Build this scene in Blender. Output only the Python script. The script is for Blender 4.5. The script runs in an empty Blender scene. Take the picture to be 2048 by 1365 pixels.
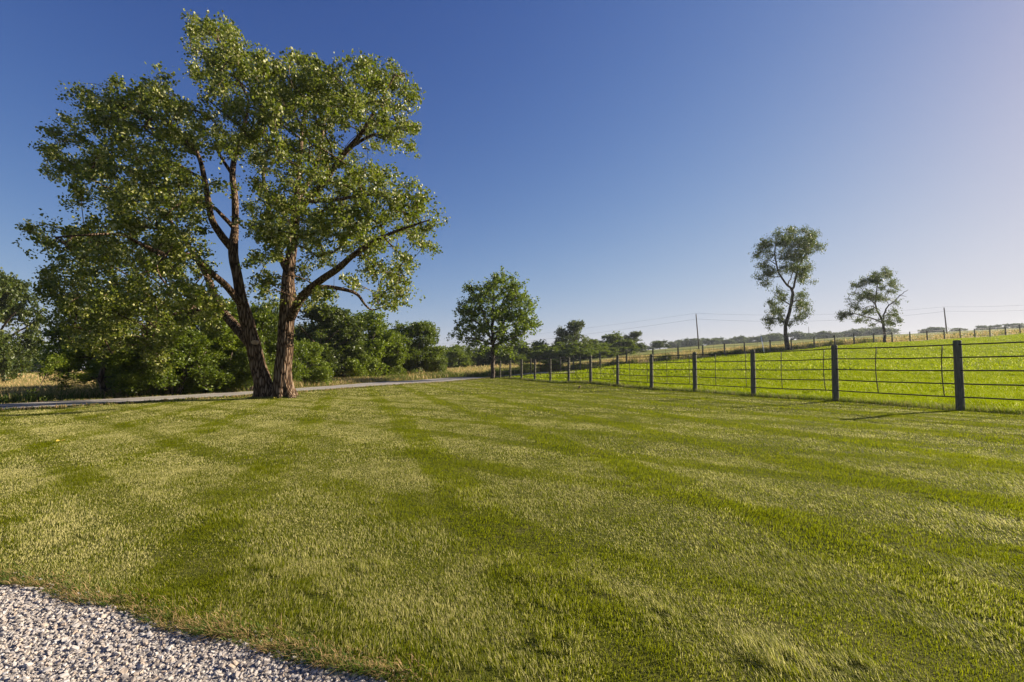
import bpy, math, random
import numpy as np
from mathutils import Vector, Matrix

SC = bpy.context.scene
COL = SC.collection
rng = np.random.default_rng(7)
random.seed(7)
R = math.radians

# ------------------------------------------------------------------ camera
FPX = 950.0            # focal length in pixels of the 2048-wide frame
W0, H0 = 2048.0, 1365.0
CAM = np.array([0.0, 0.0, 1.18])
PITCH, ROLL = R(3.0), R(1.0)
fwd = np.array([0, math.cos(PITCH), math.sin(PITCH)])
up0 = np.array([0, -math.sin(PITCH), math.cos(PITCH)])
rgt = np.array([1.0, 0, 0]) * math.cos(ROLL) - up0 * math.sin(ROLL)
upv = up0 * math.cos(ROLL) + np.array([1.0, 0, 0]) * math.sin(ROLL)
cam_d = bpy.data.cameras.new("camera")
cam = bpy.data.objects.new("camera", cam_d)
COL.objects.link(cam)
cam_d.sensor_width = 36.0
cam_d.lens = 36.0 * FPX / W0
cam_d.clip_start = 0.05
cam_d.clip_end = 9000
cam.matrix_world = Matrix([[rgt[0], upv[0], -fwd[0], CAM[0]], [rgt[1], upv[1], -fwd[1], CAM[1]],
                           [rgt[2], upv[2], -fwd[2], CAM[2]], [0, 0, 0, 1]])
SC.camera = cam

# ------------------------------------------------------------------ light
SUN_EL, SUN_AZ = R(22.0), R(69.0)
world = bpy.data.worlds.new("World")
SC.world = world
world.use_nodes = True
wn = world.node_tree
for n in list(wn.nodes):
    wn.nodes.remove(n)
sky = wn.nodes.new("ShaderNodeTexSky")
sky.sky_type = 'NISHITA'
sky.sun_disc = False
sky.sun_elevation = SUN_EL
sky.sun_rotation = SUN_AZ
sky.altitude = 2000.0
sky.air_density = 1.0
sky.dust_density = 1.4
sky.ozone_density = 6.0
# contrast grade of the whole sky dome (per channel power and gain), the same for every viewer
EXPO = 1.25
sep = wn.nodes.new("ShaderNodeSeparateColor"); comb = wn.nodes.new("ShaderNodeCombineColor")
wn.links.new(sky.outputs[0], sep.inputs[0])
def wmath(op, a, b):
    m_ = wn.nodes.new("ShaderNodeMath"); m_.operation = op
    for q_, v_ in enumerate((a, b)):
        if isinstance(v_, float): m_.inputs[q_].default_value = v_
        else: wn.links.new(v_, m_.inputs[q_])
    return m_.outputs[0]
for ch, (g_, k_) in enumerate(((1.74, .245), (1.62, .140), (1.48, .166))):
    e_ = wmath('MULTIPLY', wmath('POWER', sep.outputs[ch], g_), k_)
    e_ = wmath('DIVIDE', e_, wmath('ADD', wmath('DIVIDE', e_, .85), 1.0))      # shoulder: keeps the glow near the sun from clipping
    wn.links.new(wmath('MULTIPLY', e_, 1.0 / .1 / 2 ** EXPO), comb.inputs[ch])
bgn = wn.nodes.new("ShaderNodeBackground")
bgn.inputs['Strength'].default_value = 0.1
wo = wn.nodes.new("ShaderNodeOutputWorld")
wn.links.new(comb.outputs[0], bgn.inputs['Color'])
wn.links.new(bgn.outputs[0], wo.inputs['Surface'])
sl = bpy.data.lights.new("sun", 'SUN')
sl.energy = 5.0
sl.angle = R(0.5)
sl.color = (1.0, 0.88, 0.70)
sun = bpy.data.objects.new("sun", sl)
COL.objects.link(sun)
sdir = Vector((math.sin(SUN_AZ) * math.cos(SUN_EL), math.cos(SUN_AZ) * math.cos(SUN_EL), math.sin(SUN_EL)))
sun.rotation_euler = sdir.to_track_quat('Z', 'Y').to_euler()
SC.view_settings.view_transform = 'Standard'
SC.view_settings.look = 'None'
SC.view_settings.exposure = EXPO
SC.view_settings.gamma = 1.0
SC.cycles.use_denoising = True
SC.cycles.max_bounces = 6
SC.cycles.transparent_max_bounces = 4

# ------------------------------------------------------------------ pixel helpers
def ray(px, py):
    d = fwd * FPX + rgt * (px - W0 / 2) + upv * (H0 / 2 - py)
    return d / d[1]                      # per metre of y
def at(px, py, Y):
    return CAM + ray(px, py) * Y

# ------------------------------------------------------------------ terrain (height field over (azimuth, distance))
YK = np.array([0, 16, 24, 34, 46, 62, 85, 120, 180, 400, 4000.0])
# columns: photo x, then photo row of the ground at each distance from 34 m on
TK = [(-300, [None, None, None, None, 771, 762, 755, 750, 746, 747]),
      (100, [None, None, None, None, 768, 758, 750, 745, 742, 744]),
      (500, [None, None, None, None, 757, 748, 742, 737, 734, 736]),
      (800, [None, None, None, 760, 752, 744, 738, 733, 730, 731]),
      (995, [None, None, None, 756, 744, 736, 730, 724, 719, 724]),
      (1120, [None, None, None, 748, 738, 730, 724, 718, 713, 718]),
      (1250, [None, None, 743, 733, 724, 716, 711, 705, 705, 712]),
      (1400, [None, None, 737, 727, 713, 704, 698, 692, 698, 706]),
      (1540, [None, None, 735, 721, 703, 695, 689, 684, 690, 700]),
      (1740, [None, None, 733, 715, 691, 682, 677, 672, 679, 690]),
      (2048, [None, None, 730, 705, 684, 668, 662, 656, 664, 680]),
      (2350, [None, None, 726, 700, 680, 658, 652, 647, 655, 672])]
UK = np.array([ray(t[0], 730)[0] for t in TK])
ZK = np.zeros((len(TK), len(YK)))
for i, (tx, rows) in enumerate(TK):
    rows = [None] + rows
    for j, ry in enumerate(rows):
        if ry is not None:
            ZK[i, j] = at(tx, ry, YK[j])[2]
def terrain(X, Y):
    X = np.asarray(X, float); Y = np.asarray(Y, float)
    Yc = np.clip(Y, 0.0, 3999)
    u = np.clip(X / np.maximum(Yc, 6), UK[0] + 1e-6, UK[-1] - 1e-6)
    i = np.clip(np.searchsorted(UK, u) - 1, 0, len(UK) - 2)
    j = np.clip(np.searchsorted(YK, Yc, side='right') - 1, 0, len(YK) - 2)
    a = (u - UK[i]) / (UK[i + 1] - UK[i])
    b = (Yc - YK[j]) / (YK[j + 1] - YK[j])
    z = (ZK[i, j] * (1 - a) + ZK[i + 1, j] * a) * (1 - b) + (ZK[i, j + 1] * (1 - a) + ZK[i + 1, j + 1] * a) * b
    far = np.clip((Y - 20) / 60, 0, 1)
    z = z + far * (0.10 * np.sin(X * .21 + 1) * np.sin(Y * .17) + 0.05 * np.sin(X * .63 + Y * .4))
    z = z + 0.012 * np.sin(X * 1.7 + .6 * Y) * np.sin(Y * 1.1 - .4 * X)
    return z
def tz(x, y):
    return float(terrain(x, y))
def hit(px, py):
    d = ray(px, py)
    Y = 0.5
    while Y < 3000:
        p = CAM + d * Y
        if p[2] <= tz(p[0], p[1]):
            lo, hi = Y / 1.01 - .02, Y
            for _ in range(20):
                m = (lo + hi) / 2
                q = CAM + d * m
                if q[2] <= tz(q[0], q[1]): hi = m
                else: lo = m
            return CAM + d * hi
        Y = Y * 1.01 + .02
    return CAM + d * 3000
def ground_at(px, Y):
    """ground point seen in column px at distance Y"""
    x = ray(px, 730)[0] * Y
    for _ in range(4):
        z = tz(x, Y)
        k = (z - CAM[2]) / Y
        # row with that elevation in this column
        lo, hi = -3000.0, 5000.0
        for _ in range(40):
            m = (lo + hi) / 2
            if ray(px, m)[2] > k: lo = m
            else: hi = m
        x = ray(px, m)[0] * Y
    return np.array([x, Y, tz(x, Y)])

# ------------------------------------------------------------------ tagging
def tag(o, label=None, cat=None, group=None, kind=None):
    if label: o["label"] = label
    if cat: o["category"] = cat
    if group: o["group"] = group
    if kind: o["kind"] = kind
    return o
def empty(name, loc, rz=0.0):
    o = bpy.data.objects.new(name, None)
    COL.objects.link(o)
    o.empty_display_size = .3
    o.location = [float(v) for v in loc]
    o.rotation_euler = (0, 0, rz)
    return o
class MB:
    def __init__(s):
        s.v = []; s.f3 = []; s.f4 = []; s.n = 0; s.attr = []
        s.mi3 = []; s.mi4 = []
    def add(s, v, f3=None, f4=None, mi=0, attr=None):
        v = np.asarray(v, float).reshape(-1, 3)
        if f3 is not None and len(f3):
            f = np.asarray(f3, int).reshape(-1, 3) + s.n
            s.f3.append(f); s.mi3.append(np.full(len(f), mi))
        if f4 is not None and len(f4):
            f = np.asarray(f4, int).reshape(-1, 4) + s.n
            s.f4.append(f); s.mi4.append(np.full(len(f), mi))
        s.v.append(v)
        s.attr.append(np.zeros(len(v)) if attr is None else np.asarray(attr, float))
        s.n += len(v)
    def mesh(s, name, mats, smooth=False, attr_name=None):
        me = bpy.data.meshes.new(name)
        v = np.concatenate(s.v) if s.v else np.zeros((0, 3))
        f3 = np.concatenate(s.f3) if s.f3 else np.zeros((0, 3), int)
        f4 = np.concatenate(s.f4) if s.f4 else np.zeros((0, 4), int)
        mi = np.concatenate(s.mi3 + s.mi4) if (s.mi3 or s.mi4) else np.zeros(0, int)
        me.vertices.add(len(v)); me.vertices.foreach_set("co", v.astype(np.float32).ravel())
        me.loops.add(len(f3) * 3 + len(f4) * 4)
        me.loops.foreach_set("vertex_index", np.concatenate([f3.ravel(), f4.ravel()]).astype(np.int32))
        me.polygons.add(len(f3) + len(f4))
        st = np.concatenate([np.arange(len(f3)) * 3, len(f3) * 3 + np.arange(len(f4)) * 4]).astype(np.int32)
        me.polygons.foreach_set("loop_start", st)
        me.polygons.foreach_set("material_index", mi.astype(np.int32))
        me.polygons.foreach_set("use_smooth", np.full(len(st), smooth))
        if not isinstance(mats, (list, tuple)): mats = [mats]
        for m in mats: me.materials.append(m)
        if attr_name:
            a = me.attributes.new(attr_name, 'FLOAT', 'POINT')
            a.data.foreach_set("value", np.concatenate(s.attr).astype(np.float32))
        me.update(calc_edges=True)
        return me
    def build(s, name, mats, parent=None, smooth=False, attr_name=None):
        o = bpy.data.objects.new(name, s.mesh(name, mats, smooth, attr_name))
        COL.objects.link(o)
        if parent is not None: o.parent = parent
        return o
def tube(mb, pts, rad, sides=8, cap=True, wob=0.0, mi=0, ridge=None):
    pts = np.asarray(pts, float); n = len(pts)
    rad = np.broadcast_to(np.asarray(rad, float), (n,))
    t = np.gradient(pts, axis=0)
    t /= np.linalg.norm(t, axis=1)[:, None] + 1e-12
    ref = np.array([0, 0, 1.0]) if abs(t[0][2]) < .9 else np.array([1.0, 0, 0])
    u = np.cross(t[0], ref); u /= np.linalg.norm(u)
    us = []
    for k in range(n):
        u = u - t[k] * np.dot(u, t[k]); u /= np.linalg.norm(u) + 1e-12
        us.append(u)
    us = np.array(us); w = np.cross(t, us)
    a = np.arange(sides) * 2 * math.pi / sides
    rr = rad[:, None] * np.ones(sides)[None]
    if ridge is not None: rr = rr * ridge(np.arange(n), a)
    if wob: rr = rr * (1 + wob * rng.standard_normal(rr.shape))
    v = pts[:, None] + rr[..., None] * (np.cos(a)[None, :, None] * us[:, None] + np.sin(a)[None, :, None] * w[:, None])
    v = v.reshape(-1, 3)
    i = np.arange(n - 1)[:, None] * sides; j = np.arange(sides)[None]; j2 = (j + 1) % sides
    f4 = np.stack([i + j, i + j2, i + sides + j2, i + sides + j], -1).reshape(-1, 4)
    f3 = []
    if cap:
        v = np.concatenate([v, pts[:1], pts[-1:]])
        c0 = n * sides; c1 = c0 + 1; jj = np.arange(sides); jn = (jj + 1) % sides
        f3 = np.concatenate([np.stack([np.full(sides, c0), jn, jj], -1),
                             np.stack([np.full(sides, c1), (n - 1) * sides + jj, (n - 1) * sides + jn], -1)])
    mb.add(v, f3, f4, mi)
def resample(pts, step):
    pts = np.asarray(pts, float)
    # Catmull-Rom through the traced points
    P = np.vstack([2 * pts[0] - pts[1], pts, 2 * pts[-1] - pts[-2]])
    out = []
    for k in range(1, len(P) - 2):
        m = max(2, int(np.linalg.norm(P[k + 1, :3] - P[k, :3]) / step))
        for q in range(m):
            t = q / m
            out.append(.5 * ((2 * P[k]) + (-P[k - 1] + P[k + 1]) * t + (2 * P[k - 1] - 5 * P[k] + 4 * P[k + 1] - P[k + 2]) * t * t
                             + (-P[k - 1] + 3 * P[k] - 3 * P[k + 1] + P[k + 2]) * t ** 3))
    out.append(P[-2])
    return np.array(out)

# ------------------------------------------------------------------ materials
class NT:
    def __init__(s, name):
        s.m = bpy.data.materials.new(name); s.m.use_nodes = True
        s.t = s.m.node_tree
        for n in list(s.t.nodes): s.t.nodes.remove(n)
        s.out = s.t.nodes.new("ShaderNodeOutputMaterial")
    def n(s, typ, props=None, **inp):
        nd = s.t.nodes.new(typ)
        for k, v in (props or {}).items(): setattr(nd, k, v)
        for k, v in inp.items(): s.set(nd, k, v)
        return nd
    def set(s, nd, k, v):
        key = k.replace('_', ' ') if isinstance(k, str) else k
        if isinstance(key, str) and key[0] == 'i' and key[1:].isdigit(): key = int(key[1:])
        sock = nd.inputs[key]
        if isinstance(v, bpy.types.NodeSocket): s.t.links.new(v, sock)
        elif isinstance(v, bpy.types.Node): s.t.links.new(v.outputs[0], sock)
        else:
            if isinstance(v, (tuple, list)) and len(v) == 3 and sock.type == 'RGBA': v = (*v, 1)
            sock.default_value = v
    def pos(s):
        return s.n("ShaderNodeNewGeometry").outputs['Position']
    def objc(s):
        return s.n("ShaderNodeTexCoord").outputs['Object']
    def noise(s, vec, scale, detail=3, rough=.55, dist=0.0):
        return s.n("ShaderNodeTexNoise", Vector=vec, Scale=scale, Detail=detail, Roughness=rough, Distortion=dist).outputs[0]
    def ramp(s, fac, stops):
        r = s.n("ShaderNodeValToRGB", i0=fac)
        e = r.color_ramp.elements
        while len(e) < len(stops): e.new(.5)
        for k, (p, c) in enumerate(stops):
            e[k].position = p
            e[k].color = (*c, 1) if isinstance(c, (tuple, list)) else (c, c, c, 1)
        return r.outputs[0]
    def mix(s, fac, a, b, mode='MIX'):
        m = s.n("ShaderNodeMix", {'data_type': 'RGBA', 'blend_type': mode})
        for idx, v in ((0, fac), (6, a), (7, b)): s.set(m, 'i%d' % idx, v)
        return m.outputs[2]
    def math(s, op, a, b=0.0, c=0.0, clamp=False):
        m = s.n("ShaderNodeMath", {'operation': op, 'use_clamp': clamp})
        for idx, v in enumerate((a, b, c)):
            s.set(m, 'i%d' % idx, v)
        return m.outputs[0]
    def dot(s, v, d):
        m = s.n("ShaderNodeVectorMath", {'operation': 'DOT_PRODUCT'})
        s.set(m, 'i0', v); m.inputs[1].default_value = d
        return m.outputs['Value']
    def bump(s, h, strength=.5, dist=.02):
        return s.n("ShaderNodeBump", Strength=strength, Distance=dist, Height=h).outputs[0]
    def pbr(s, col, rough=.8, spec=.3, normal=None, metal=0.0, link=True):
        p = s.n("ShaderNodeBsdfPrincipled")
        s.set(p, 'Base Color', col); s.set(p, 'Roughness', rough); s.set(p, 'Specular IOR Level', spec); s.set(p, 'Metallic', metal)
        if normal is not None: s.set(p, 'Normal', normal)
        if link: s.t.links.new(p.outputs[0], s.out.inputs[0])
        return p.outputs[0]

# fence geometry (needed by the ground material too)
FH = 1.6
A_DIR = np.array([-math.sin(math.atan((W0 / 2 - 701) / FPX)), math.cos(math.atan((W0 / 2 - 701) / FPX))])
A0 = at(1921, 820, FPX * FH / 140.0)[:2]
A_SP = 2.93
# C fence: corner then to the right
def fencepix(x, gap): return ground_at(x, FPX * FH / gap)[:2]
C_PIX = [(1164, 32.0), (1202, 30.4), (1252, 28.9), (1304, 28.0), (1354, 27.3), (1405, 26.9), (1448, 26.3), (1488.5, 25.8), (1540, 25.1),
         (1583, 24.6), (1629, 24.0), (1670, 23.4), (1709, 22.9), (1747, 22.3), (1784.5, 21.8), (1820, 21.3), (1854, 20.8), (1887.7, 20.3),
         (1920, 19.9), (1949.5, 19.5), (1980, 19.1), (2012, 18.7), (2041, 18.3), (2075, 17.9), (2112, 17.5)]
C_PTS = [fencepix(*c) for c in C_PIX]
cl = np.polyfit([p[0] for p in C_PTS], [p[1] for p in C_PTS], 1)
C_PTS = [np.array([p[0], .5 * p[1] + .5 * (cl[0] * p[0] + cl[1])]) for p in C_PTS]
A_PTS = [A0 + A_DIR * A_SP * k for k in range(-4, 13)]
A_END = A_PTS[-1]
B_PTS = [A_END, ground_at(1062, 46.0)[:2], ground_at(1121, 47.6)[:2], ground_at(1147, 48.4)[:2], C_PTS[0]]
def side(p, a, b):  # >0 on the left of a->b
    return (b[0] - a[0]) * (p[..., 1] - a[1]) - (b[1] - a[1]) * (p[..., 0] - a[0])
def in_pasture(X, Y):
    P = np.stack([X, Y], -1)
    right_of_A = side(P, A0, A_END) < 0
    below_C = (Y < cl[0] * X + cl[1])
    below_B = side(P, A_END, C_PTS[0]) < 0
    return right_of_A & below_C & (below_B | (X > C_PTS[0][0]))
# road edges in world
NEAR_E = [(-420, 843), (-200, 833.5), (0, 822), (250, 808), (500, 792), (590, 785.5), (700, 777.5), (800, 770.5), (950, 759.5), (985, 756), (1037, 751.8), (1100, 748.5), (1150, 746.6)]
FAR_E = [(-420, 826), (-200, 819), (0, 811), (250, 798.5), (500, 784.6), (590, 778.5), (700, 770.3), (800, 763.6), (950, 753.6), (985, 751), (1037, 748), (1100, 745.3), (1150, 743.6)]
RN = np.array([hit(*p) for p in NEAR_E]); RF = np.array([hit(*p) for p in FAR_E])
def interp_poly(poly, X):
    return np.interp(X, poly[:, 0], poly[:, 1])
o_ = np.argsort(RN[:, 0]); RNs = RN[o_]
o_ = np.argsort(RF[:, 0]); RFs = RF[o_]
def in_lawn(X, Y):
    P = np.stack([X, Y], -1)
    return (Y < interp_poly(RNs, X)) & (side(P, A0, A_END) > 0)
# gravel drive edge in the bottom-left corner
GE = np.array([hit(*p) for p in [(-900, 1010), (-500, 1070), (-200, 1120), (0, 1166), (90, 1190), (200, 1212), (300, 1245), (400, 1272), (500, 1300), (600, 1318), (690, 1346), (760, 1366), (900, 1420), (1100, 1520), (1500, 1900)]])
def in_gravel(X, Y, off=0.0):
    return Y < np.interp(X, GE[:, 0], GE[:, 1]) + off
MOW1 = np.array([A_DIR[0], A_DIR[1], 0]); N1 = (float(A_DIR[1]), float(-A_DIR[0]), 0.0)
a2 = R(-50.6); MOW2 = np.array([math.sin(a2), math.cos(a2), 0]); N2 = (math.cos(a2), -math.sin(a2), 0.0)
PER = 2.15
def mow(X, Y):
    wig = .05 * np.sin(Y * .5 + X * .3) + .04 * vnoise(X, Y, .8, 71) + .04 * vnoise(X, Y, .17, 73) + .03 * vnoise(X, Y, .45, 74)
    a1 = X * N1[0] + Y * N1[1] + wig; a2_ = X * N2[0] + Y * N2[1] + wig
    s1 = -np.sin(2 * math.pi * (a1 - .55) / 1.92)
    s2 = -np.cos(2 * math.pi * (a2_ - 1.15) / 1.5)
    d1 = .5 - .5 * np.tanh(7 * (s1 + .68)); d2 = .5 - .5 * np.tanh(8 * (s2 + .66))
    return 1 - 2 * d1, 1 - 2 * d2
def ground_material():
    t = NT("ground_soil_and_turf")
    P = t.pos()
    big = t.noise(P, .35, 4, .6); mid = t.noise(P, 2.2, 4, .6); fine = t.noise(P, 38, 4, .7); vf = t.noise(P, 160, 2, .7)
    # lawn: green and straw mixed
    lawn = t.mix(t.ramp(fine, [(.3, 0.0), (.7, 1.0)]), (.030, .042, .004), (.12, .125, .018))
    lawn = t.mix(t.ramp(mid, [(.45, 0.0), (.75, .6)]), lawn, (.17, .15, .055))
    past = t.mix(t.ramp(fine, [(.3, 0.0), (.7, 1.0)]), (.07, .11, .002), (.15, .19, .004))
    past = t.mix(t.ramp(mid, [(.5, 0.0), (.75, .5)]), past, (.16, .18, .03))
    dry = t.mix(t.ramp(mid, [(.3, 0.0), (.7, 1.0)]), (.42, .28, .12), (.58, .41, .20))
    dry = t.mix(t.ramp(t.noise(P, .12, 4, .6), [(.46, 0.0), (.6, .85)]), dry, (.16, .17, .04))
    # pasture mask
    n = np.array([A_DIR[1], -A_DIR[0]])
    dA = t.math('SUBTRACT', t.dot(P, (float(n[0]), float(n[1]), 0)), float(n @ A0))
    dA = t.math('ADD', dA, t.math('MULTIPLY', t.math('SUBTRACT', mid, .5), .5))
    mA = t.math('GREATER_THAN', dA, 0.0)
    # beyond C or B
    q = math.sqrt(1 + cl[0] ** 2)
    dC = t.math('SUBTRACT', t.dot(P, (float(-cl[0] / q), float(1 / q), 0)), float(cl[1] / q))
    dC = t.math('ADD', dC, t.math('MULTIPLY', t.math('SUBTRACT', big, .5), 3.0))
    mC = t.math('GREATER_THAN', dC, 1.2)
    # beyond the far edge of the road (straight segments: two lines)
    def line(a, b):
        d = (b - a)[:2]; d = d / np.linalg.norm(d); nn = np.array([-d[1], d[0]])
        return t.math('SUBTRACT', t.dot(P, (float(nn[0]), float(nn[1]), 0)), float(nn @ a[:2]))
    d1 = line(RF[2], RF[7]); d2 = line(RF[7], RF[11])
    dR = t.math('MINIMUM', d1, d2)
    dR = t.math('ADD', dR, t.math('MULTIPLY', t.math('SUBTRACT', big, .5), 2.0))
    mR = t.math('GREATER_THAN', dR, 2.2)
    right = t.math('GREATER_THAN', t.dot(P, (1, 0, 0)), float(C_PTS[0][0]))
    notR = t.math('SUBTRACT', 1.0, right)
    fieldm = t.math('MAXIMUM', t.math('MULTIPLY', mR, notR), t.math('MULTIPLY', mC, right))
    col = t.mix(mA, lawn, past)
    col = t.mix(t.math('MULTIPLY', t.math('GREATER_THAN', dR, .2), notR), col, past)
    # green strips on the far rise
    far = t.math('GREATER_THAN', t.math('ADD', dC, t.math('MULTIPLY', big, 16.0)), 34.0)
    dry2 = t.mix(t.math('MULTIPLY', t.math('MULTIPLY', far, .8), right), dry, (.15, .19, .045))
    col = t.mix(fieldm, col, dry2)
    h = t.math('ADD', fine, t.math('MULTIPLY', vf, .5))
    t.pbr(col, .95, .03, t.bump(h, .7, .03))
    return t.m
M_GROUND = ground_material()

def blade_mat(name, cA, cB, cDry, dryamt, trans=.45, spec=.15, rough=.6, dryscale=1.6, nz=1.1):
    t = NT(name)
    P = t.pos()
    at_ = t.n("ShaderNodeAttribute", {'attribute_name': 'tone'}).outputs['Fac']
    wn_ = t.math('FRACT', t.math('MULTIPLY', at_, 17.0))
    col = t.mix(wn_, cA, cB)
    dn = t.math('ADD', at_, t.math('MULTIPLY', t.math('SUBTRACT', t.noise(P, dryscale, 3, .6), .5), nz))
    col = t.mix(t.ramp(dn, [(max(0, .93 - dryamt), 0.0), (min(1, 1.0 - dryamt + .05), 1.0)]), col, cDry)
    gl = t.pbr(col, rough, spec, link=False)
    tr = t.n("ShaderNodeBsdfTranslucent", Color=t.mix(.5, col, t.mix(.35, col, (.5, .6, .02))))
    mx = t.n("ShaderNodeMixShader", i0=trans, i1=gl, i2=tr.outputs[0])
    t.t.links.new(mx.outputs[0], t.out.inputs[0])
    return t.m
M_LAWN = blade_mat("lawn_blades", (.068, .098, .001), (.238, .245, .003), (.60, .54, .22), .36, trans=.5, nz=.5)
M_EDGE = blade_mat("edge_blades", (.035, .070, .010), (.10, .15, .022), (.40, .27, .13), .46, dryscale=5)
M_PAST = blade_mat("pasture_blades", (.085, .140, .0), (.25, .285, .001), (.50, .48, .22), .035, trans=.6, rough=.9, spec=.0, nz=.8)
M_DRY = blade_mat("dry_grass_blades", (.44, .30, .13), (.62, .45, .23), (.15, .17, .045), .40, trans=.35, dryscale=.25)
M_WEED = blade_mat("weed_blades", (.05, .085, .015), (.13, .17, .03), (.28, .22, .10), .22, trans=.35, dryscale=.5)

def leaf_mat(name, cA, cB, cC, trans=.35, spec=.4, rough=.45, hi=.90):
    t = NT(name)
    r = t.n("ShaderNodeAttribute", {'attribute_name': 'tone'}).outputs['Fac']
    col = t.mix(t.ramp(r, [(.1, 0.0), (.75, 1.0)]), cA, cB)
    col = t.mix(t.ramp(r, [(hi, 0.0), (hi + .06, 1.0)]), col, cC)
    gl = t.pbr(col, rough, spec, link=False)
    tr = t.n("ShaderNodeBsdfTranslucent", Color=t.mix(.6, col, (.22, .30, .01)))
    mx = t.n("ShaderNodeMixShader", i0=trans, i1=gl, i2=tr.outputs[0])
    t.t.links.new(mx.outputs[0], t.out.inputs[0])
    return t.m
L_HERO = leaf_mat("cottonwood_leaves", (.050, .078, .006), (.225, .232, .026), (.48, .46, .20), rough=.45, spec=.45, hi=.84)
L_OAK = leaf_mat("broad_leaves", (.055, .095, .008), (.125, .170, .012), (.20, .24, .02), trans=.45)
L_BUSH = leaf_mat("thicket_leaves", (.036, .064, .005), (.120, .160, .010), (.22, .26, .03))
L_BRIGHT = leaf_mat("bright_leaves", (.075, .12, .006), (.18, .225, .012), (.26, .29, .02))
L_GREY = leaf_mat("willow_leaves", (.028, .050, .008), (.075, .095, .016), (.12, .13, .03), trans=.25)
L_FAR = leaf_mat("far_leaves", (.040, .062, .025), (.075, .105, .035), (.10, .12, .05), trans=.25)

def bark_mat(name, c0, c1, c2, sc=1.0):
    t = NT(name)
    O = t.objc()
    mp = t.n("ShaderNodeMapping", Vector=O)
    mp.inputs['Scale'].default_value = (9 * sc, 9 * sc, 1.4 * sc)
    n1 = t.noise(mp.outputs[0], 1.6, 5, .65, .6)
    v = t.n("ShaderNodeTexVoronoi", {'feature': 'DISTANCE_TO_EDGE'}, Vector=mp.outputs[0], Scale=1.3).outputs[0]
    h = t.math('ADD', t.math('MULTIPLY', n1, .7), t.math('MINIMUM', t.math('MULTIPLY', v, 2.2), .6))
    col = t.ramp(h, [(.35, c0), (.62, c1), (.95, c2)])
    t.pbr(col, .9, .15, t.bump(h, 1.0, .05))
    return t.m
BARK_HERO = bark_mat("furrowed_bark", (.012, .008, .006), (.105, .060, .030), (.23, .165, .115))
BARK = bark_mat("tree_bark", (.03, .023, .018), (.10, .075, .055), (.19, .15, .12))
def simple(name, c0, c1, scale=6, rough=.8, spec=.3, metal=0.0, bump=.3, bd=.01, stretch=None):
    t = NT(name)
    O = t.objc()
    if stretch:
        mp = t.n("ShaderNodeMapping", Vector=O); mp.inputs['Scale'].default_value = stretch; O = mp.outputs[0]
    n = t.noise(O, scale, 5, .65)
    t.pbr(t.ramp(n, [(.3, c0), (.7, c1)]), rough, spec, t.bump(n, bump, bd), metal)
    return t.m
M_POST = simple("weathered_post_wood", (.070, .062, .042), (.21, .19, .14), 5, .85, .2, 0, .6, .012, (8, 8, .7))
M_ROD = simple("dark_steel_rod", (.022, .017, .014), (.055, .038, .030), 20, .55, .4, .3)
M_POLE = simple("utility_pole_wood", (.10, .085, .07), (.20, .175, .15), 4, .9, .15, 0, .5, .02, (4, 4, .4))
M_WIRE = simple("aluminium_wire", (.10, .10, .10), (.16, .16, .16), 5, .6)
M_WHITE = simple("white_painted_metal", (.55, .56, .58), (.72, .73, .74), 8, .5)
M_KNOT = simple("pruning_scar_wood", (.30, .20, .12), (.50, .37, .25), 18, .8)
M_CERAMIC = simple("insulator_ceramic", (.25, .25, .26), (.4, .4, .42), 8, .4)
def road_mat():
    t = NT("pale_gravel_road")
    P = t.pos()
    n = t.noise(P, 1.2, 4, .6); f = t.noise(P, 40, 4, .7)
    c = t.mix(t.ramp(n, [(.35, 0.0), (.7, 1.0)]), (.30, .275, .25), (.42, .39, .36))
    ac = t.n("ShaderNodeAttribute", {'attribute_name': 'across'}).outputs['Fac']
    tr = t.math('ABSOLUTE', t.math('SINE', t.math('MULTIPLY', ac, 6.2832)))
    c = t.mix(t.ramp(t.math('ADD', tr, t.math('MULTIPLY', t.math('SUBTRACT', n, .5), .8)), [(.2, .65), (.75, 0.0)]), c, (.23, .20, .165))
    c = t.mix(t.ramp(f, [(.35, .45), (.6, 0.0)]), c, (.18, .165, .15))
    t.pbr(c, .95, .1, t.bump(f, .5, .02))
    return t.m
M_ROAD = road_mat()
def stone_mat():
    t = NT("crushed_limestone")
    at_ = t.n("ShaderNodeAttribute", {'attribute_name': 'tone'}).outputs['Fac']
    n = t.noise(t.pos(), 60, 4, .7)
    c = t.ramp(at_, [(0.0, (.22, .19, .17)), (.35, (.36, .33, .305)), (.7, (.47, .44, .415)), (.9, (.42, .33, .25)), (1.0, (.60, .58, .56))])
    c = t.mix(t.ramp(n, [(.35, .5), (.6, 0.0)]), c, (.28, .23, .19))
    t.pbr(c, .85, .2, t.bump(n, .4, .003))
    return t.m
M_STONE = stone_mat()
M_BED = simple("gravel_bed", (.17, .15, .13), (.36, .33, .30), 60, .95, .1, 0, .8, .02)

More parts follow.
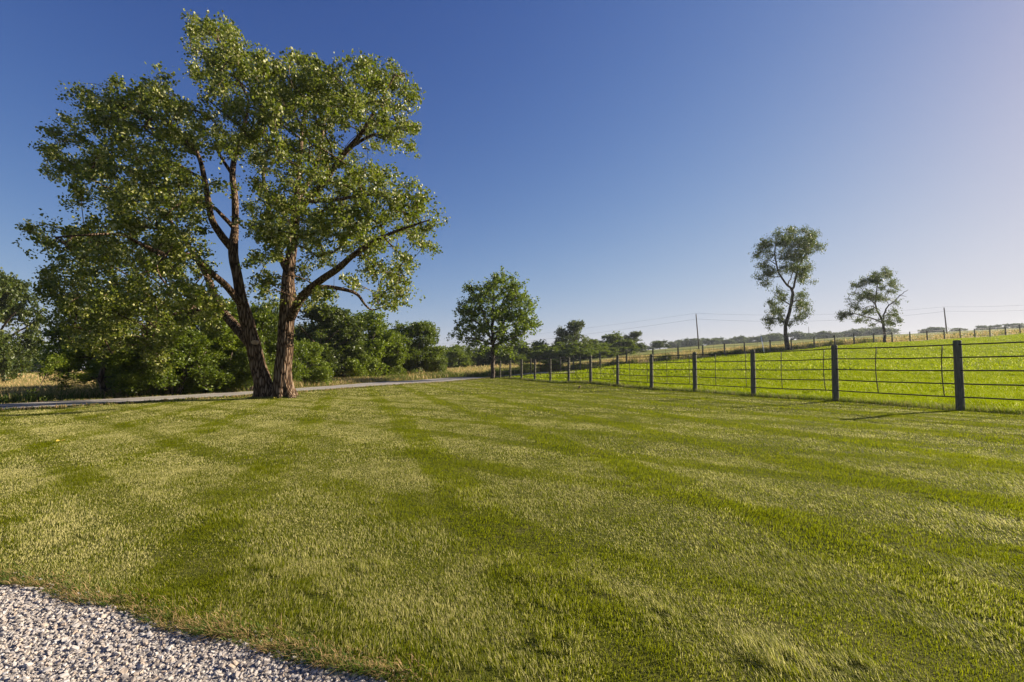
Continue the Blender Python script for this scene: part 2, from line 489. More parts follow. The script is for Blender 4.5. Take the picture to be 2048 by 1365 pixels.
# ------------------------------------------------------------------ ground sheets
def sinhgrid(lo, hi, n, c, dense):
    t = np.linspace(math.asinh((lo - c) / dense), math.asinh((hi - c) / dense), n)
    return c + dense * np.sinh(t)
gx = sinhgrid(-3600, 3600, 340, 0, 6.0)
gy = sinhgrid(-60, 3900, 330, 8, 8.0)
GX, GY = np.meshgrid(gx, gy)
GZ = terrain(GX, GY)
nx, ny = len(gx), len(gy)
fi = (np.arange(ny - 1)[:, None] * nx + np.arange(nx - 1)[None]).ravel()
quads = np.stack([fi, fi + 1, fi + 1 + nx, fi + nx], -1)
CX = (GX[:-1, :-1] + GX[1:, 1:]).ravel() / 2; CY = (GY[:-1, :-1] + GY[1:, 1:]).ravel() / 2
VV = np.stack([GX.ravel(), GY.ravel(), GZ.ravel()], -1)
pm = in_pasture(CX, CY); lm = in_lawn(CX, CY) & ~pm; fm = ~(pm | lm)
for nm, msk in (("lawn", lm), ("pasture", pm), ("meadow", fm)):
    q = quads[msk]; used, inv = np.unique(q.ravel(), return_inverse=True)
    b = MB(); b.add(VV[used], None, inv.reshape(-1, 4))
    tag(b.build(nm, M_GROUND, smooth=True), kind="structure")

# road
def strip(Ea, Eb, dz, step=.8):
    global ROADU
    a = resample(Ea, step); m = len(a)
    tb = np.linspace(0, 1, m)
    Ebr = resample(Eb, step); b_ = np.stack([np.interp(tb, np.linspace(0, 1, len(Ebr)), Ebr[:, k]) for k in range(3)], -1)
    K = 17
    V = np.stack([a * (1 - k / (K - 1)) + b_ * k / (K - 1) for k in range(K)], 1)
    V[..., 2] = terrain(V[..., 0], V[..., 1]) + dz
    ROADU = np.tile(np.linspace(0, 1, K), m)
    i = (np.arange(m - 1)[:, None] * K + np.arange(K - 1)[None]).ravel()
    return V.reshape(-1, 3), np.stack([i, i + K, i + K + 1, i + 1], -1)
jit = lambda E: E + np.column_stack([rng.uniform(-.05, .05, len(E)), rng.uniform(-.05, .05, len(E)), np.zeros(len(E))])
b = MB(); v, f = strip(jit(RN), jit(RF), .05)
b.add(v, None, f, 0, ROADU)
tag(b.build("road", M_ROAD, smooth=True, attr_name='across'), kind="structure")

# gravel drive sheet + stones
ge = resample(GE, .15)
K = 40
V = []
for k in range(K):
    V.append(np.column_stack([ge[:, 0] - .0 * k, ge[:, 1] - 5.0 * k / (K - 1), terrain(ge[:, 0], ge[:, 1] - 5.0 * k / (K - 1)) + .006]))
V = np.stack(V, 1); m = len(ge)
i = (np.arange(m - 1)[:, None] * K + np.arange(K - 1)[None]).ravel()
b = MB(); b.add(V.reshape(-1, 3), None, np.stack([i, i + 1, i + K + 1, i + K], -1))
tag(b.build("gravel_drive", M_BED, smooth=True), kind="structure")

def project(P):
    d = P - CAM
    z = d @ fwd
    return W0 / 2 + FPX * (d @ rgt) / z, H0 / 2 - FPX * (d @ upv) / z, z

def stone_protos(n):
    out = []
    for k in range(n):
        # angular chip: a random convex cut of a squashed box (8 shaken corners + 6 face centres)
        c = np.array([[x, y, z] for x in (-1, 1) for y in (-1, 1) for z in (-1, 1)], float)
        c *= rng.uniform(.45, 1.0, (8, 3))
        fc = np.array([[1, 0, 0], [-1, 0, 0], [0, 1, 0], [0, -1, 0], [0, 0, 1], [0, 0, -1]], float) * rng.uniform(.75, 1.05, (6, 1)) + rng.uniform(-.2, .2, (6, 3))
        v = np.vstack([c, fc]) * np.array([1.0, rng.uniform(.55, .85), rng.uniform(.4, .65)])
        faces = []
        for fidx, quad in ((8, (4, 6, 7, 5)), (9, (0, 1, 3, 2)), (10, (2, 3, 7, 6)), (11, (0, 4, 5, 1)), (12, (1, 5, 7, 3)), (13, (0, 2, 6, 4))):
            for a_ in range(4): faces.append((fidx, quad[a_], quad[(a_ + 1) % 4]))
        out.append((v, np.array(faces)))
    return out
def rand_rot(n, tilt):
    yaw = rng.uniform(0, 2 * math.pi, n); ax = rng.uniform(-tilt, tilt, n); ay = rng.uniform(-tilt, tilt, n)
    cz, sz = np.cos(yaw), np.sin(yaw); cx, sx = np.cos(ax), np.sin(ax); cy, sy = np.cos(ay), np.sin(ay)
    Z = np.zeros((n, 3, 3)); Z[:, 0, 0] = cz; Z[:, 0, 1] = -sz; Z[:, 1, 0] = sz; Z[:, 1, 1] = cz; Z[:, 2, 2] = 1
    Xm = np.zeros((n, 3, 3)); Xm[:, 0, 0] = 1; Xm[:, 1, 1] = cx; Xm[:, 1, 2] = -sx; Xm[:, 2, 1] = sx; Xm[:, 2, 2] = cx
    Ym = np.zeros((n, 3, 3)); Ym[:, 1, 1] = 1; Ym[:, 0, 0] = cy; Ym[:, 0, 2] = sy; Ym[:, 2, 0] = -sy; Ym[:, 2, 2] = cy
    return Z @ Xm @ Ym
def stones(n, x0, x1, y0, y1, smin, smax, zoff, mb, protos):
    X = rng.uniform(x0, x1, n); Y = rng.uniform(y0, y1, n)
    keep = in_gravel(X, Y, -.0 + .02)
    X, Y = X[keep], Y[keep]
    n = len(X)
    s = rng.uniform(smin, smax, n) * np.where(rng.random(n) < .12, 1.5, 1.0)
    Rm = rand_rot(n, .55); Zz = terrain(X, Y) + zoff + s * .25
    which = rng.integers(0, len(protos), n)
    tone = rng.random(n)
    for k, (v, f) in enumerate(protos):
        idx = np.where(which == k)[0]
        if not len(idx): continue
        vv = np.einsum('nij,mj->nmi', Rm[idx], v) * s[idx][:, None, None] + np.stack([X[idx], Y[idx], Zz[idx]], -1)[:, None]
        ff = f[None] + (np.arange(len(idx)) * len(v))[:, None, None]
        mb.add(vv.reshape(-1, 3), ff.reshape(-1, 3), None, 0, np.repeat(tone[idx], len(v)))
pr = stone_protos(14)
b = MB()
stones(125000, -4.0, .2, .8, 3.4, .0035, .0080, .004, b, pr)
stones(26000, -4.0, .2, .8, 3.4, .0045, .0105, .008, b, pr)
ns = 900
k_ = rng.integers(0, len(ge), ns); E_ = ge[k_]
sx_ = E_[:, 0] + rng.normal(0, .04, ns); sy_ = E_[:, 1] + np.abs(rng.normal(0, .05, ns))
s_ = rng.uniform(.004, .010, ns); Rm_ = rand_rot(ns, .6); zz_ = terrain(sx_, sy_) + .006
for q_ in range(ns):
    v_, f_ = pr[q_ % len(pr)]
    b.add(v_ @ Rm_[q_].T * s_[q_] + [sx_[q_], sy_[q_], zz_[q_]], f_, None, 0, np.full(len(v_), rng.random()))
tag(b.build("gravel", M_STONE, attr_name="tone"), "crushed pale limestone gravel covering the drive in the near left corner", "gravel", kind="stuff")

# ------------------------------------------------------------------ grass blades
def blades(mb, X, Y, h, w, lean, bend, az=None, zb=0.0, tone=None, base=None):
    """curved two-segment blades; lean = (n,2) horizontal offset of the tip per unit height"""
    n = len(X)
    az = rng.uniform(0, 2 * math.pi, n) if az is None else az
    Z = terrain(X, Y) + zb
    side_ = np.stack([np.cos(az), np.sin(az), np.zeros(n)], -1)
    bd = np.stack([-np.sin(az), np.cos(az)], -1) * bend[:, None]
    L = lean + bd
    root = np.stack([X, Y, Z], -1)
    midp = root + np.stack([L[:, 0] * .35 * h, L[:, 1] * .35 * h, .58 * h], -1)
    tip = root + np.stack([L[:, 0] * h, L[:, 1] * h, h / np.sqrt(1 + .5 * (L ** 2).sum(1))], -1)
    w2 = (w / 2)[:, None]
    v = np.stack([root - side_ * w2, root + side_ * w2, midp - side_ * w2 * .85, midp + side_ * w2 * .85, tip], 1)
    o = (np.arange(n) * 5)[:, None]
    f4 = np.array([0, 1, 3, 2])[None] + o
    f3 = np.array([2, 3, 4])[None] + o
    tone = rng.random(n) if tone is None else tone
    mb.add(v.reshape(-1, 3), f3, f4, 0, np.repeat(tone, 5))
def vnoise(X, Y, s, seed=0):
    r = np.random.default_rng(seed).uniform(0, 2 * math.pi, (11, 2)); k = np.random.default_rng(seed + 1).normal(0, 1, (11, 2))
    out = 0
    for q in range(11):
        out = out + np.sin((X * k[q, 0] + Y * k[q, 1]) / s * 2.2 + r[q, 0])
    return out / 4.0
def frustum_pts(n, y0, y1, umin=-1.16, umax=1.16, power=1.0):
    # uniform over area of the wedge
    Y = np.sqrt(rng.uniform(y0 ** 2, y1 ** 2, n)); X = rng.uniform(umin, umax, n) * Y
    return X, Y
DIVOTS = [(*hit(px_, py_)[:2], r_) for px_, py_, r_ in [(745, 1137, .05), (1120, 1285, .05), (1160, 1270, .04), (1330, 1235, .045), (1530, 1310, .05), (1580, 1330, .05), (1720, 1340, .04), (540, 1135, .035), (1065, 1160, .03), (1800, 1190, .035)]]
def lawn_band(mb, y0, y1, dens, h0, h1, w0, w1):
    n = int(dens * 1.16 * (y1 ** 2 - y0 ** 2))
    X, Y = frustum_pts(n, y0, y1)
    # clump
    X = X + .012 * rng.standard_normal(n); Y = Y + .012 * rng.standard_normal(n)
    keep = in_lawn(X, Y) & ~in_gravel(X, Y, .0)
    bare = vnoise(X, Y, .16, 5) > 1.25          # worn spots
    keep &= ~(bare & (rng.random(n) < .75))
    X, Y = X[keep], Y[keep]; n = len(X)
    s1, s2 = mow(X, Y)
    lean = (.42 * s1[:, None] * MOW1[:2] + .32 * s2[:, None] * MOW2[:2]) + .30 * rng.standard_normal((n, 2))
    az = np.arctan2(lean[:, 1], lean[:, 0]) + math.pi / 2 + rng.normal(0, 1.0, n)
    cl_ = .85 + .30 * vnoise(X, Y, .37, 9) + .16 * vnoise(X, Y, .09, 3) + .14 * vnoise(X, Y, .17, 4)
    h = rng.uniform(h0, h1, n) * np.clip(cl_, .45, 1.5)
    tall = rng.random(n) < .02
    h = np.where(tall, h * 1.5, h) * (1 - .12 * s1)
    w0_, w1_ = w0, w1
    for (dx_, dy_, dr_) in DIVOTS:
        dd_ = np.hypot(X - dx_, (Y - dy_)) / dr_
        h = np.where((dd_ < 2.0) & (dd_ > .8), h * 1.9, h); h = np.where(dd_ <= .8, h * .35, h)
    # stripe shading of leaning blades painted into tone: dark passes get fewer pale blades
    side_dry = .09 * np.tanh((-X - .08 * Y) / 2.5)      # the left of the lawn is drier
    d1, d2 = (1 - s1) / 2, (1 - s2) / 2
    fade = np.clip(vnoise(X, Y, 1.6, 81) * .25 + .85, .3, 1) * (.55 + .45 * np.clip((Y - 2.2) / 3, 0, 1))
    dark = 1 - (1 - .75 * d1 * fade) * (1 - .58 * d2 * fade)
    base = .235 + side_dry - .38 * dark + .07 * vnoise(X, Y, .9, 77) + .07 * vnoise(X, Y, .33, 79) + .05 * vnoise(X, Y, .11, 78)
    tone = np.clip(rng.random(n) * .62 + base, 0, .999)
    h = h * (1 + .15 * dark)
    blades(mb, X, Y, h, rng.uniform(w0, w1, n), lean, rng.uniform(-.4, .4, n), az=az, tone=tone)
b = MB()
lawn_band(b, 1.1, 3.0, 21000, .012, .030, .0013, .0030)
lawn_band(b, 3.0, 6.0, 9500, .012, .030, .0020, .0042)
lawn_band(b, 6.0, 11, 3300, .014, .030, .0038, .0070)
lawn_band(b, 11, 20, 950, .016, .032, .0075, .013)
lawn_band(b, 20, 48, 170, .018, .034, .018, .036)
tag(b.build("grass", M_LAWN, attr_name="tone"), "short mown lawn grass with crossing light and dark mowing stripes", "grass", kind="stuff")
# ragged lawn edge hanging over the gravel
b = MB()
n = 26000
s = rng.uniform(0, len(ge) - 1.001, n); k = s.astype(int); fr = s - k
E = ge[k] * (1 - fr[:, None]) + ge[k + 1] * fr[:, None]
off = np.abs(rng.normal(0, .07, n)) - .01 + .02 * np.sin(E[:, 0] * 9)
X, Y = E[:, 0] + rng.normal(0, .02, n), E[:, 1] + off
lean = np.stack([rng.normal(-.35, .5, n), rng.normal(-.55, .5, n)], -1)
vis = (np.abs(X / np.maximum(Y, .1)) < 1.3)
X, Y, lean = X[vis], Y[vis], lean[vis]; n = len(X)
blades(b, X, Y, rng.uniform(.015, .055, n) * np.clip(1 + .5 * vnoise(X, Y, .12, 22), .3, 1.6), rng.uniform(.0025, .005, n), lean, rng.uniform(-.6, .6, n))
tag(b.build("edge_grass", M_EDGE, attr_name="tone"), "longer ragged grass hanging over the edge of the gravel", "grass", kind="stuff")
# pasture
b = MB()
def past_band(mb, y0, y1, dens, h0, h1, w0, w1):
    n = int(dens * .58 * 1.25 * (y1 ** 2 - y0 ** 2))
    X, Y = frustum_pts(n, y0, y1, -.1, 1.2)
    keep = in_pasture(X, Y); X, Y = X[keep], Y[keep]; n = len(X)
    lean = np.array([-.35, -.1])[None] + .4 * rng.standard_normal((n, 2))
    h = rng.uniform(h0, h1, n) * np.clip(1 + .30 * vnoise(X, Y, 1.9, 31) + .35 * vnoise(X, Y, .5, 33) + .2 * vnoise(X, Y, .21, 34), .3, 2.4)
    blades(mb, X, Y, h, rng.uniform(w0, w1, n), lean, rng.uniform(-.8, .8, n))
past_band(b, 8, 16, 1100, .06, .15, .005, .011)
past_band(b, 16, 30, 420, .07, .16, .010, .021)
past_band(b, 30, 90, 60, .08, .17, .022, .05)
tag(b.build("pasture_grass", M_PAST, attr_name="tone"), "bright green knee-low pasture grass between the two fence lines", "grass", kind="stuff")
# fence line strip: uncut dry tufts under fence A
b = MB()
n = 16000
s = rng.uniform(-8, 34, n)
X = A0[0] + A_DIR[0] * s + A_DIR[1] * rng.normal(0.05, .13, n); Y = A0[1] + A_DIR[1] * s - A_DIR[0] * rng.normal(.05, .13, n)
blades(b, X, Y, rng.uniform(.05, .20, n), rng.uniform(.005, .012, n) * np.clip(Y / 12, .8, 3), .4 * rng.standard_normal((n, 2)), rng.uniform(-.8, .8, n), tone=rng.uniform(.2, 1.0, n))
tag(b.build("fence_line_grass", M_WEED, attr_name="tone"), "uncut tufts of grass growing under the near post and rail fence", "grass", kind="stuff")
# untrimmed ring round the foot of the cottonwood
b = MB(); n = 2600
hb_ = hit(548, 796); a_ = rng.uniform(0, 6.28, n); r_ = rng.normal(.62, .12, n)
X = hb_[0] + np.cos(a_) * r_ * 1.35; Y = hb_[1] + np.sin(a_) * r_ * .8
blades(b, X, Y, rng.uniform(.04, .13, n), rng.uniform(.008, .016, n), .5 * rng.standard_normal((n, 2)), rng.uniform(-.8, .8, n), tone=rng.uniform(.2, 1.0, n))
tag(b.build("trunk_foot_grass", M_WEED, attr_name="tone"), "longer untrimmed grass around the foot of the cottonwood trunks", "grass", kind="stuff")
# dry meadow
b = MB()
def dry_band(mb, y0, y1, dens, h0, h1, w0, w1, u0=-1.16, u1=1.16):
    n = int(dens * .58 * 2 * (y1 ** 2 - y0 ** 2))
    X, Y = frustum_pts(n, y0, y1, u0, u1)
    P = np.stack([X, Y], -1)
    beyond = Y > interp_poly(RFs, X) + 2.6 + .8 * vnoise(X, Y, 2.5, 44)
    beyondC = (Y > cl[0] * X + cl[1] + 1.5) & (Y < cl[0] * X + cl[1] + 22 + 5 * vnoise(X, Y, 6, 45)) & (X > C_PTS[0][0])
    keep = np.where(X > C_PTS[0][0], beyondC, beyond) & ~in_pasture(X, Y)
    X, Y = X[keep], Y[keep]; n = len(X)
    h = rng.uniform(h0, h1, n) * np.clip(1 + .3 * vnoise(X, Y, 3, 41), .4, 1.7)
    blades(mb, X, Y, h, rng.uniform(w0, w1, n), np.array([-.15, 0])[None] + .25 * rng.standard_normal((n, 2)), rng.uniform(-.5, .5, n))
dry_band(b, 20, 45, 60, .22, .5, .012, .03, -1.16, 0)
dry_band(b, 45, 80, 22, .25, .6, .03, .07)
dry_band(b, 80, 170, 3.0, .25, .6, .08, .2)
tag(b.build("dry_grass", M_DRY, attr_name="tone"), "tall tan dry grass of the field beyond the road and the far fence", "grass", kind="stuff")
# weeds: far verge of the road and behind the far fence
b = MB()
n = 26000
s = rng.uniform(0, 1, n) ** .8
Rr = resample(RF, .5); k = (s * (len(Rr) - 2)).astype(int); E = Rr[k]
d = np.gradient(Rr, axis=0)[k][:, :2]; d /= np.linalg.norm(d, axis=1)[:, None]; nn = np.stack([-d[:, 1], d[:, 0]], -1)
o = 1.6 + np.abs(rng.normal(0, 1.3, n)); X = E[:, 0] + nn[:, 0] * o + rng.normal(0, .3, n); Y = E[:, 1] + nn[:, 1] * o
blades(b, X, Y, rng.uniform(.2, .75, n) * np.clip(.7 + .5 * vnoise(X, Y, 2.0, 51), .15, 1.6), rng.uniform(.015, .05, n), .3 * rng.standard_normal((n, 2)), rng.uniform(-.6, .6, n))
n = 16000
t_ = rng.uniform(0, 1, n) ** 1.5
X = C_PTS[0][0] - 12 + t_ * 60; Y = cl[0] * X + cl[1] + 1.6 + np.abs(rng.normal(0, 1.1, n))
keep = vnoise(X, Y, 4, 61) > -.2
X, Y = X[keep], Y[keep]; n = len(X)
blades(b, X, Y, rng.uniform(.3, .9, n) * np.clip(.8 + .4 * vnoise(X, Y, 1.5, 62), .2, 1.5), rng.uniform(.03, .07, n), .35 * rng.standard_normal((n, 2)), rng.uniform(-.6, .6, n))
tag(b.build("weeds", M_WEED, attr_name="tone"), "rank green weeds along the far road verge and behind the far fence", "weeds", kind="stuff")

b = MB()
for EE, sg in ((RN, -1), (RF, 1)):
    n = 9000
    Rr = resample(EE, .4); k = rng.integers(0, len(Rr) - 1, n); E = Rr[k]
    d = np.gradient(Rr, axis=0)[k][:, :2]; d /= np.linalg.norm(d, axis=1)[:, None]; nn = np.stack([-d[:, 1], d[:, 0]], -1)
    o = sg * (rng.normal(.12, .16, n) + .12 * vnoise(E[:, 0], E[:, 1], 1.2, 91)); X = E[:, 0] + nn[:, 0] * o + d[:, 0] * rng.uniform(-.2, .2, n); Y = E[:, 1] + nn[:, 1] * o + d[:, 1] * rng.uniform(-.2, .2, n)
    blades(b, X, Y, rng.uniform(.05, .14, n), rng.uniform(.012, .035, n), .4 * rng.standard_normal((n, 2)), rng.uniform(-.6, .6, n))
tag(b.build("verge_grass", M_EDGE, attr_name="tone"), "ragged grass creeping over both edges of the gravel road", "grass", kind="stuff")

# ------------------------------------------------------------------ trees
def leaf_mesh(pos, size, tone, up=.35, aspect=.8, droop=0.0):
    n = len(pos)
    nrm = rng.standard_normal((n, 3)); nrm[:, 2] += up * 2
    nrm /= np.linalg.norm(nrm, axis=1)[:, None]
    a = rng.standard_normal((n, 3)); a[:, 2] -= droop * 2
    a -= nrm * (a * nrm).sum(1)[:, None]; a /= np.linalg.norm(a, axis=1)[:, None]
    c = np.cross(nrm, a)
    s = size[:, None]
    v = np.stack([pos - a * s * .5, pos + c * s * .5 * aspect - a * s * .05 + nrm * s * .08, pos + a * s * .55, pos - c * s * .5 * aspect - a * s * .05 + nrm * s * .08], 1)
    f = (np.arange(n) * 4)[:, None] + np.array([0, 1, 2, 3])[None]
    return v.reshape(-1, 3), f, np.repeat(tone, 4)
def grow(skel, blobs, ncl, lpc, lsize, rc, rtip=.006, seed=1, twig_sides=4, main_sides=10, up=.35, aspect=.8, droop=0.0, surf=.5, seg=4, gap=.0, rscale=1.0, hero=False):
    """skel: list of (N,4) arrays x,y,z,r (local metres); blobs: (M,4) x,y,z,r -> (MB wood, MB leaves)"""
    global rng
    save = rng; rng = np.random.default_rng(seed)
    wood, leaves = MB(), MB()
    nodes, par, nrad = [], [], []
    for li, L in enumerate(skel):
        S = resample(L, .35 if hero else .5)
        base = len(nodes)
        if li == 0 or not nodes: p0 = -1
        else:
            N = np.array(nodes); p0 = int(np.argmin(((N - S[0, :3]) ** 2).sum(1)))
        wob = np.zeros_like(S[:, :3])
        if len(S) > 3:
            wob[1:-1] = rng.normal(0, .03 if hero else .04, (len(S) - 2, 3)) * min(1, np.ptp(S[:, 2]) / 3)
            S[:, :3] += wob
        for k, p in enumerate(S):
            nodes.append(p[:3]); par.append(p0 if k == 0 else base + k - 1); nrad.append(p[3])
        if hero and S[0, 3] > .1:
            ph = rng.uniform(0, 6.28, 6)
            S2 = resample(L, .10)
            zrel = S2[:, 2] - S2[0, 2]
            flare = np.exp(-np.clip(zrel, 0, 9) / .35) if li < 2 else np.zeros(len(S2))
            sides = 56
            def ridge(i, a, flare=flare, ph=ph, zrel=zrel):
                f = flare[i][:, None]
                lobes = .30 + .22 * np.cos(3 * a + ph[0])[None] + .24 * np.cos(5 * a + ph[1])[None] + .16 * np.cos(9 * a + ph[5])[None]
                z = zrel[i][:, None]
                rid = .028 * np.sin(17 * a[None] + 1.3 * np.sin(z * 2.1 + ph[2])) + .02 * np.sin(27 * a[None] + 1.6 * np.sin(z * 3.3 + ph[3])) + .02 * np.sin(3 * a[None] + z * 1.2 + ph[4])
                return 1 + f * lobes + rid
            tube(wood, S2[:, :3], S2[:, 3], sides, True, .006, 0, ridge)
        else:
            tube(wood, S[:, :3], S[:, 3], main_sides, True, .03)
    # cluster centres
    blobs = np.asarray(blobs, float)
    wgt = blobs[:, 3] ** 2; wgt /= wgt.sum()
    bi = rng.choice(len(blobs), ncl, p=wgt)
    d = rng.standard_normal((ncl, 3)); d /= np.linalg.norm(d, axis=1)[:, None]
    rr = rng.random(ncl) ** (1 / 3 * (1 - surf) + .12)
    C = blobs[bi, :3] + d * (blobs[bi, 3] * rr)[:, None]
    C = C[C[:, 2] > .25]
    N = np.array(nodes)
    d0 = np.array([((N - c) ** 2).sum(1).min() for c in C])
    C = C[np.argsort(d0)]
    cnt_path = []
    nodes = list(N)
    NA = np.zeros((len(N) + len(C) * seg + 5, 3)); NA[:len(N)] = N; nn_ = len(N)
    for c in C:
        dd = NA[:nn_] - c
        cost = np.sqrt((dd ** 2).sum(1)) + .35 * np.clip(dd[:, 2], 0, None)   # prefers to grow from below
        j = int(np.argmin(cost)); p0 = NA[j].copy()
        L = np.linalg.norm(c - p0)
        ctl = (p0 + c) / 2 + rng.normal(0, .12, 3) * L + np.array([0, 0, .10 * L])
        ids = [j]
        for q in range(1, seg + 1):
            t = q / seg
            p = (1 - t) ** 2 * p0 + 2 * t * (1 - t) * ctl + t * t * c
            NA[nn_] = p; par.append(ids[-1]); ids.append(nn_); nn_ += 1
        cnt_path.append(ids)
    cnt = np.zeros(nn_)
    for ids in cnt_path: cnt[ids[-1]] += 1
    for k in range(nn_ - 1, 0, -1):
        if par[k] >= 0: cnt[par[k]] += cnt[k]
    rad = rtip * np.maximum(cnt, 1) ** .42 * rscale
    nmain = len(nrad)
    for k in range(nmain): rad[k] = min(rad[k], nrad[k])
    for ids in cnt_path:
        r = rad[ids].copy(); r[0] = min(r[0], r[1] * 1.15); r[-1] *= .6
        tube(wood, NA[ids], r, twig_sides, False)
    # leaves
    lp = []; lt = []
    for ids, c in zip(cnt_path, C):
        if rng.random() < gap: continue
        m = max(3, int(lpc * rng.uniform(.5, 1.5)))
        sc = rc * rng.uniform(.7, 1.3)
        nsub = max(1, m // 8)
        sub = c + rng.standard_normal((nsub, 3)) * sc * np.array([.8, .8, .6])
        pk = sub[rng.integers(0, nsub, m)] + rng.standard_normal((m, 3)) * sc * .33
        m2 = m // 5
        a_, b_ = NA[ids[-2]], NA[ids[-1]]
        pk2 = a_ + (b_ - a_) * rng.random((m2, 1)) + rng.standard_normal((m2, 3)) * .08
        lp.append(np.vstack([pk, pk2])); lt.append(np.full(m + m2, rng.uniform(-.12, .12)))
    lp = np.vstack(lp); lt = np.concatenate(lt) + rng.random(len(lp)) * .98
    ok = lp[:, 2] > .1; lp, lt = lp[ok], lt[ok]
    v, f, tn = leaf_mesh(lp, lsize * rng.uniform(.65, 1.25, len(lp)), np.clip(lt, 0, .999), up, aspect, droop)
    leaves.add(v, None, f, 0, tn)
    rng = save
    return wood, leaves
def plant_tree(name, cat, label, base, wood, leaves, lmat, bmat, group=None, smooth=True):
    r = empty(name, base)
    tag(r, label, cat, group)
    wood.build("trunk", bmat, r, smooth=smooth)
    leaves.build("crown", lmat, r, attr_name="tone")
    return r

# --- the big double-trunked cottonwood, traced limb by limb
HB = hit(548, 796)
HY = HB[1]; PXM = FPX / HY
def HL(pts):
    out = []
    for (px, py, wpx, dy) in pts:
        p = at(px, py, HY + dy) - HB
        out.append([p[0], p[1], p[2], wpx / 2 / PXM * (1 + dy / HY)])
    return np.array(out)
skel = [
    HL([(569, 799, 40, 0), (568, 785, 37, 0), (566, 765, 34, 0), (566, 735, 31, 0), (570, 700, 30, 0), (573, 650, 29, .1), (577, 605, 31, .1), (576, 560, 23, .2), (582, 510, 20, .3), (588, 465, 18, .3), (592, 425, 16, .3), (596, 370, 12, .5), (600, 310, 9, .8), (606, 250, 7, 1.2), (618, 180, 4, 1.5), (625, 130, 2, 1.6)]),
    HL([(533, 800, 36, .1), (530, 785, 33, .1), (526, 765, 31, .1), (517, 735, 29, .1), (509, 700, 27, 0), (500, 665, 26, 0), (492, 635, 25, -.1), (482, 595, 20, -.2), (474, 550, 18, -.3), (467, 515, 18, -.3), (467, 485, 17, -.2), (470, 455, 13, .2), (470, 400, 12, .6), (465, 345, 11, 1.0), (474, 295, 9, 1.4), (488, 250, 7, 1.6), (496, 200, 5, 1.8), (470, 150, 4, 1.9), (440, 90, 3, 1.8), (430, 50, 2, 1.8)]),
    HL([(466, 500, 15, -.3), (442, 470, 14, -.7), (424, 440, 12, -1.1), (416, 400, 11, -1.5), (409, 360, 10, -1.8), (399, 318, 8, -2.0), (379, 284, 7, -2.2), (350, 262, 5, -2.6), (310, 240, 4, -3.2), (260, 215, 3, -3.8)]),
    HL([(487, 616, 14, -.2), (455, 575, 13, -.9), (425, 548, 12, -1.6), (395, 520, 11, -2.2), (365, 508, 10, -2.7), (325, 508, 9, -3.2), (285, 490, 7, -3.7), (240, 470, 5, -4.2), (180, 470, 4, -4.8), (110, 475, 3, -5.0)]),
    HL([(505, 692, 20, .2), (470, 652, 18, .9), (441, 618, 15, 1.5), (425, 585, 14, 2.0), (413, 550, 12, 2.5), (385, 505, 10, 3.1), (350, 455, 8, 3.6), (310, 410, 6, 4.1), (260, 370, 5, 4.4), (200, 350, 3, 4.5), (120, 330, 2, 4.4)]),
    HL([(582, 635, 18, 0), (605, 592, 15, -.6), (640, 562, 14, -1.2), (675, 538, 13, -1.8), (705, 512, 11, -2.3), (735, 492, 9, -2.7), (780, 468, 6, -3.1), (830, 450, 4, -3.4), (860, 440, 3, -3.5)]),
    HL([(590, 622, 13, .1), (612, 590, 12, .8), (645, 575, 9, 1.5), (690, 580, 7, 2.1), (715, 590, 6, 2.5), (732, 612, 4, 2.7), (750, 620, 3, 2.9), (790, 600, 2, 3.0)]),
    HL([(577, 550, 12, .2), (560, 510, 11, .9), (548, 460, 9, 1.4), (535, 405, 7, 1.9), (527, 340, 6, 2.4), (545, 270, 4, 2.7), (560, 200, 3, 2.8)]),
    HL([(591, 430, 14, .3), (620, 395, 13, 0), (648, 365, 12, -.5), (672, 330, 11, -.9), (695, 300, 10, -1.2), (722, 268, 8, -1.5), (745, 230, 6, -1.8), (768, 190, 4, -2.0), (790, 150, 3, -2.1)]),
    HL([(700, 296, 7, -1.2), (735, 275, 6, -.9), (775, 262, 4, -.5), (815, 258, 3, -.2)]),
    HL([(594, 400, 11, .4), (625, 350, 9, .9), (640, 300, 8, 1.4), (650, 240, 6, 1.9), (675, 195, 5, 2.3), (700, 165, 3, 2.5)]),
    HL([(608, 405, 9, .2), (660, 400, 8, -1.0), (710, 395, 6, -2.0), (770, 385, 5, -2.9), (830, 400, 3, -3.4)]),
    HL([(472, 462, 9, .2), (445, 432, 8, -.3), (415, 408, 6, -1.0), (370, 400, 5, -1.8), (320, 380, 4, -2.4)]),
    HL([(435, 610, 9, 1.6), (405, 610, 8, 1.0), (370, 620, 6, .4), (330, 640, 5, -.2), (300, 680, 3, -.6)]),
    HL([(465, 350, 7, 1.0), (445, 320, 6, .7), (430, 290, 4, .4)]),
    HL([(410, 360, 7, -1.8), (350, 330, 6, -2.0), (290, 320, 5, -2.2), (220, 310, 4, -2.6), (150, 270, 3, -3.0)]),
    HL([(350, 262, 5, -2.6), (340, 240, 4, -1.6), (330, 215, 3, -.8)]),
]
def HBl(lst):
    out = []
    for (px, py, r, dy) in lst:
        p = at(px, py, HY + dy) - HB
        out.append([p[0], p[1], p[2], r / PXM])
    return np.array(out)
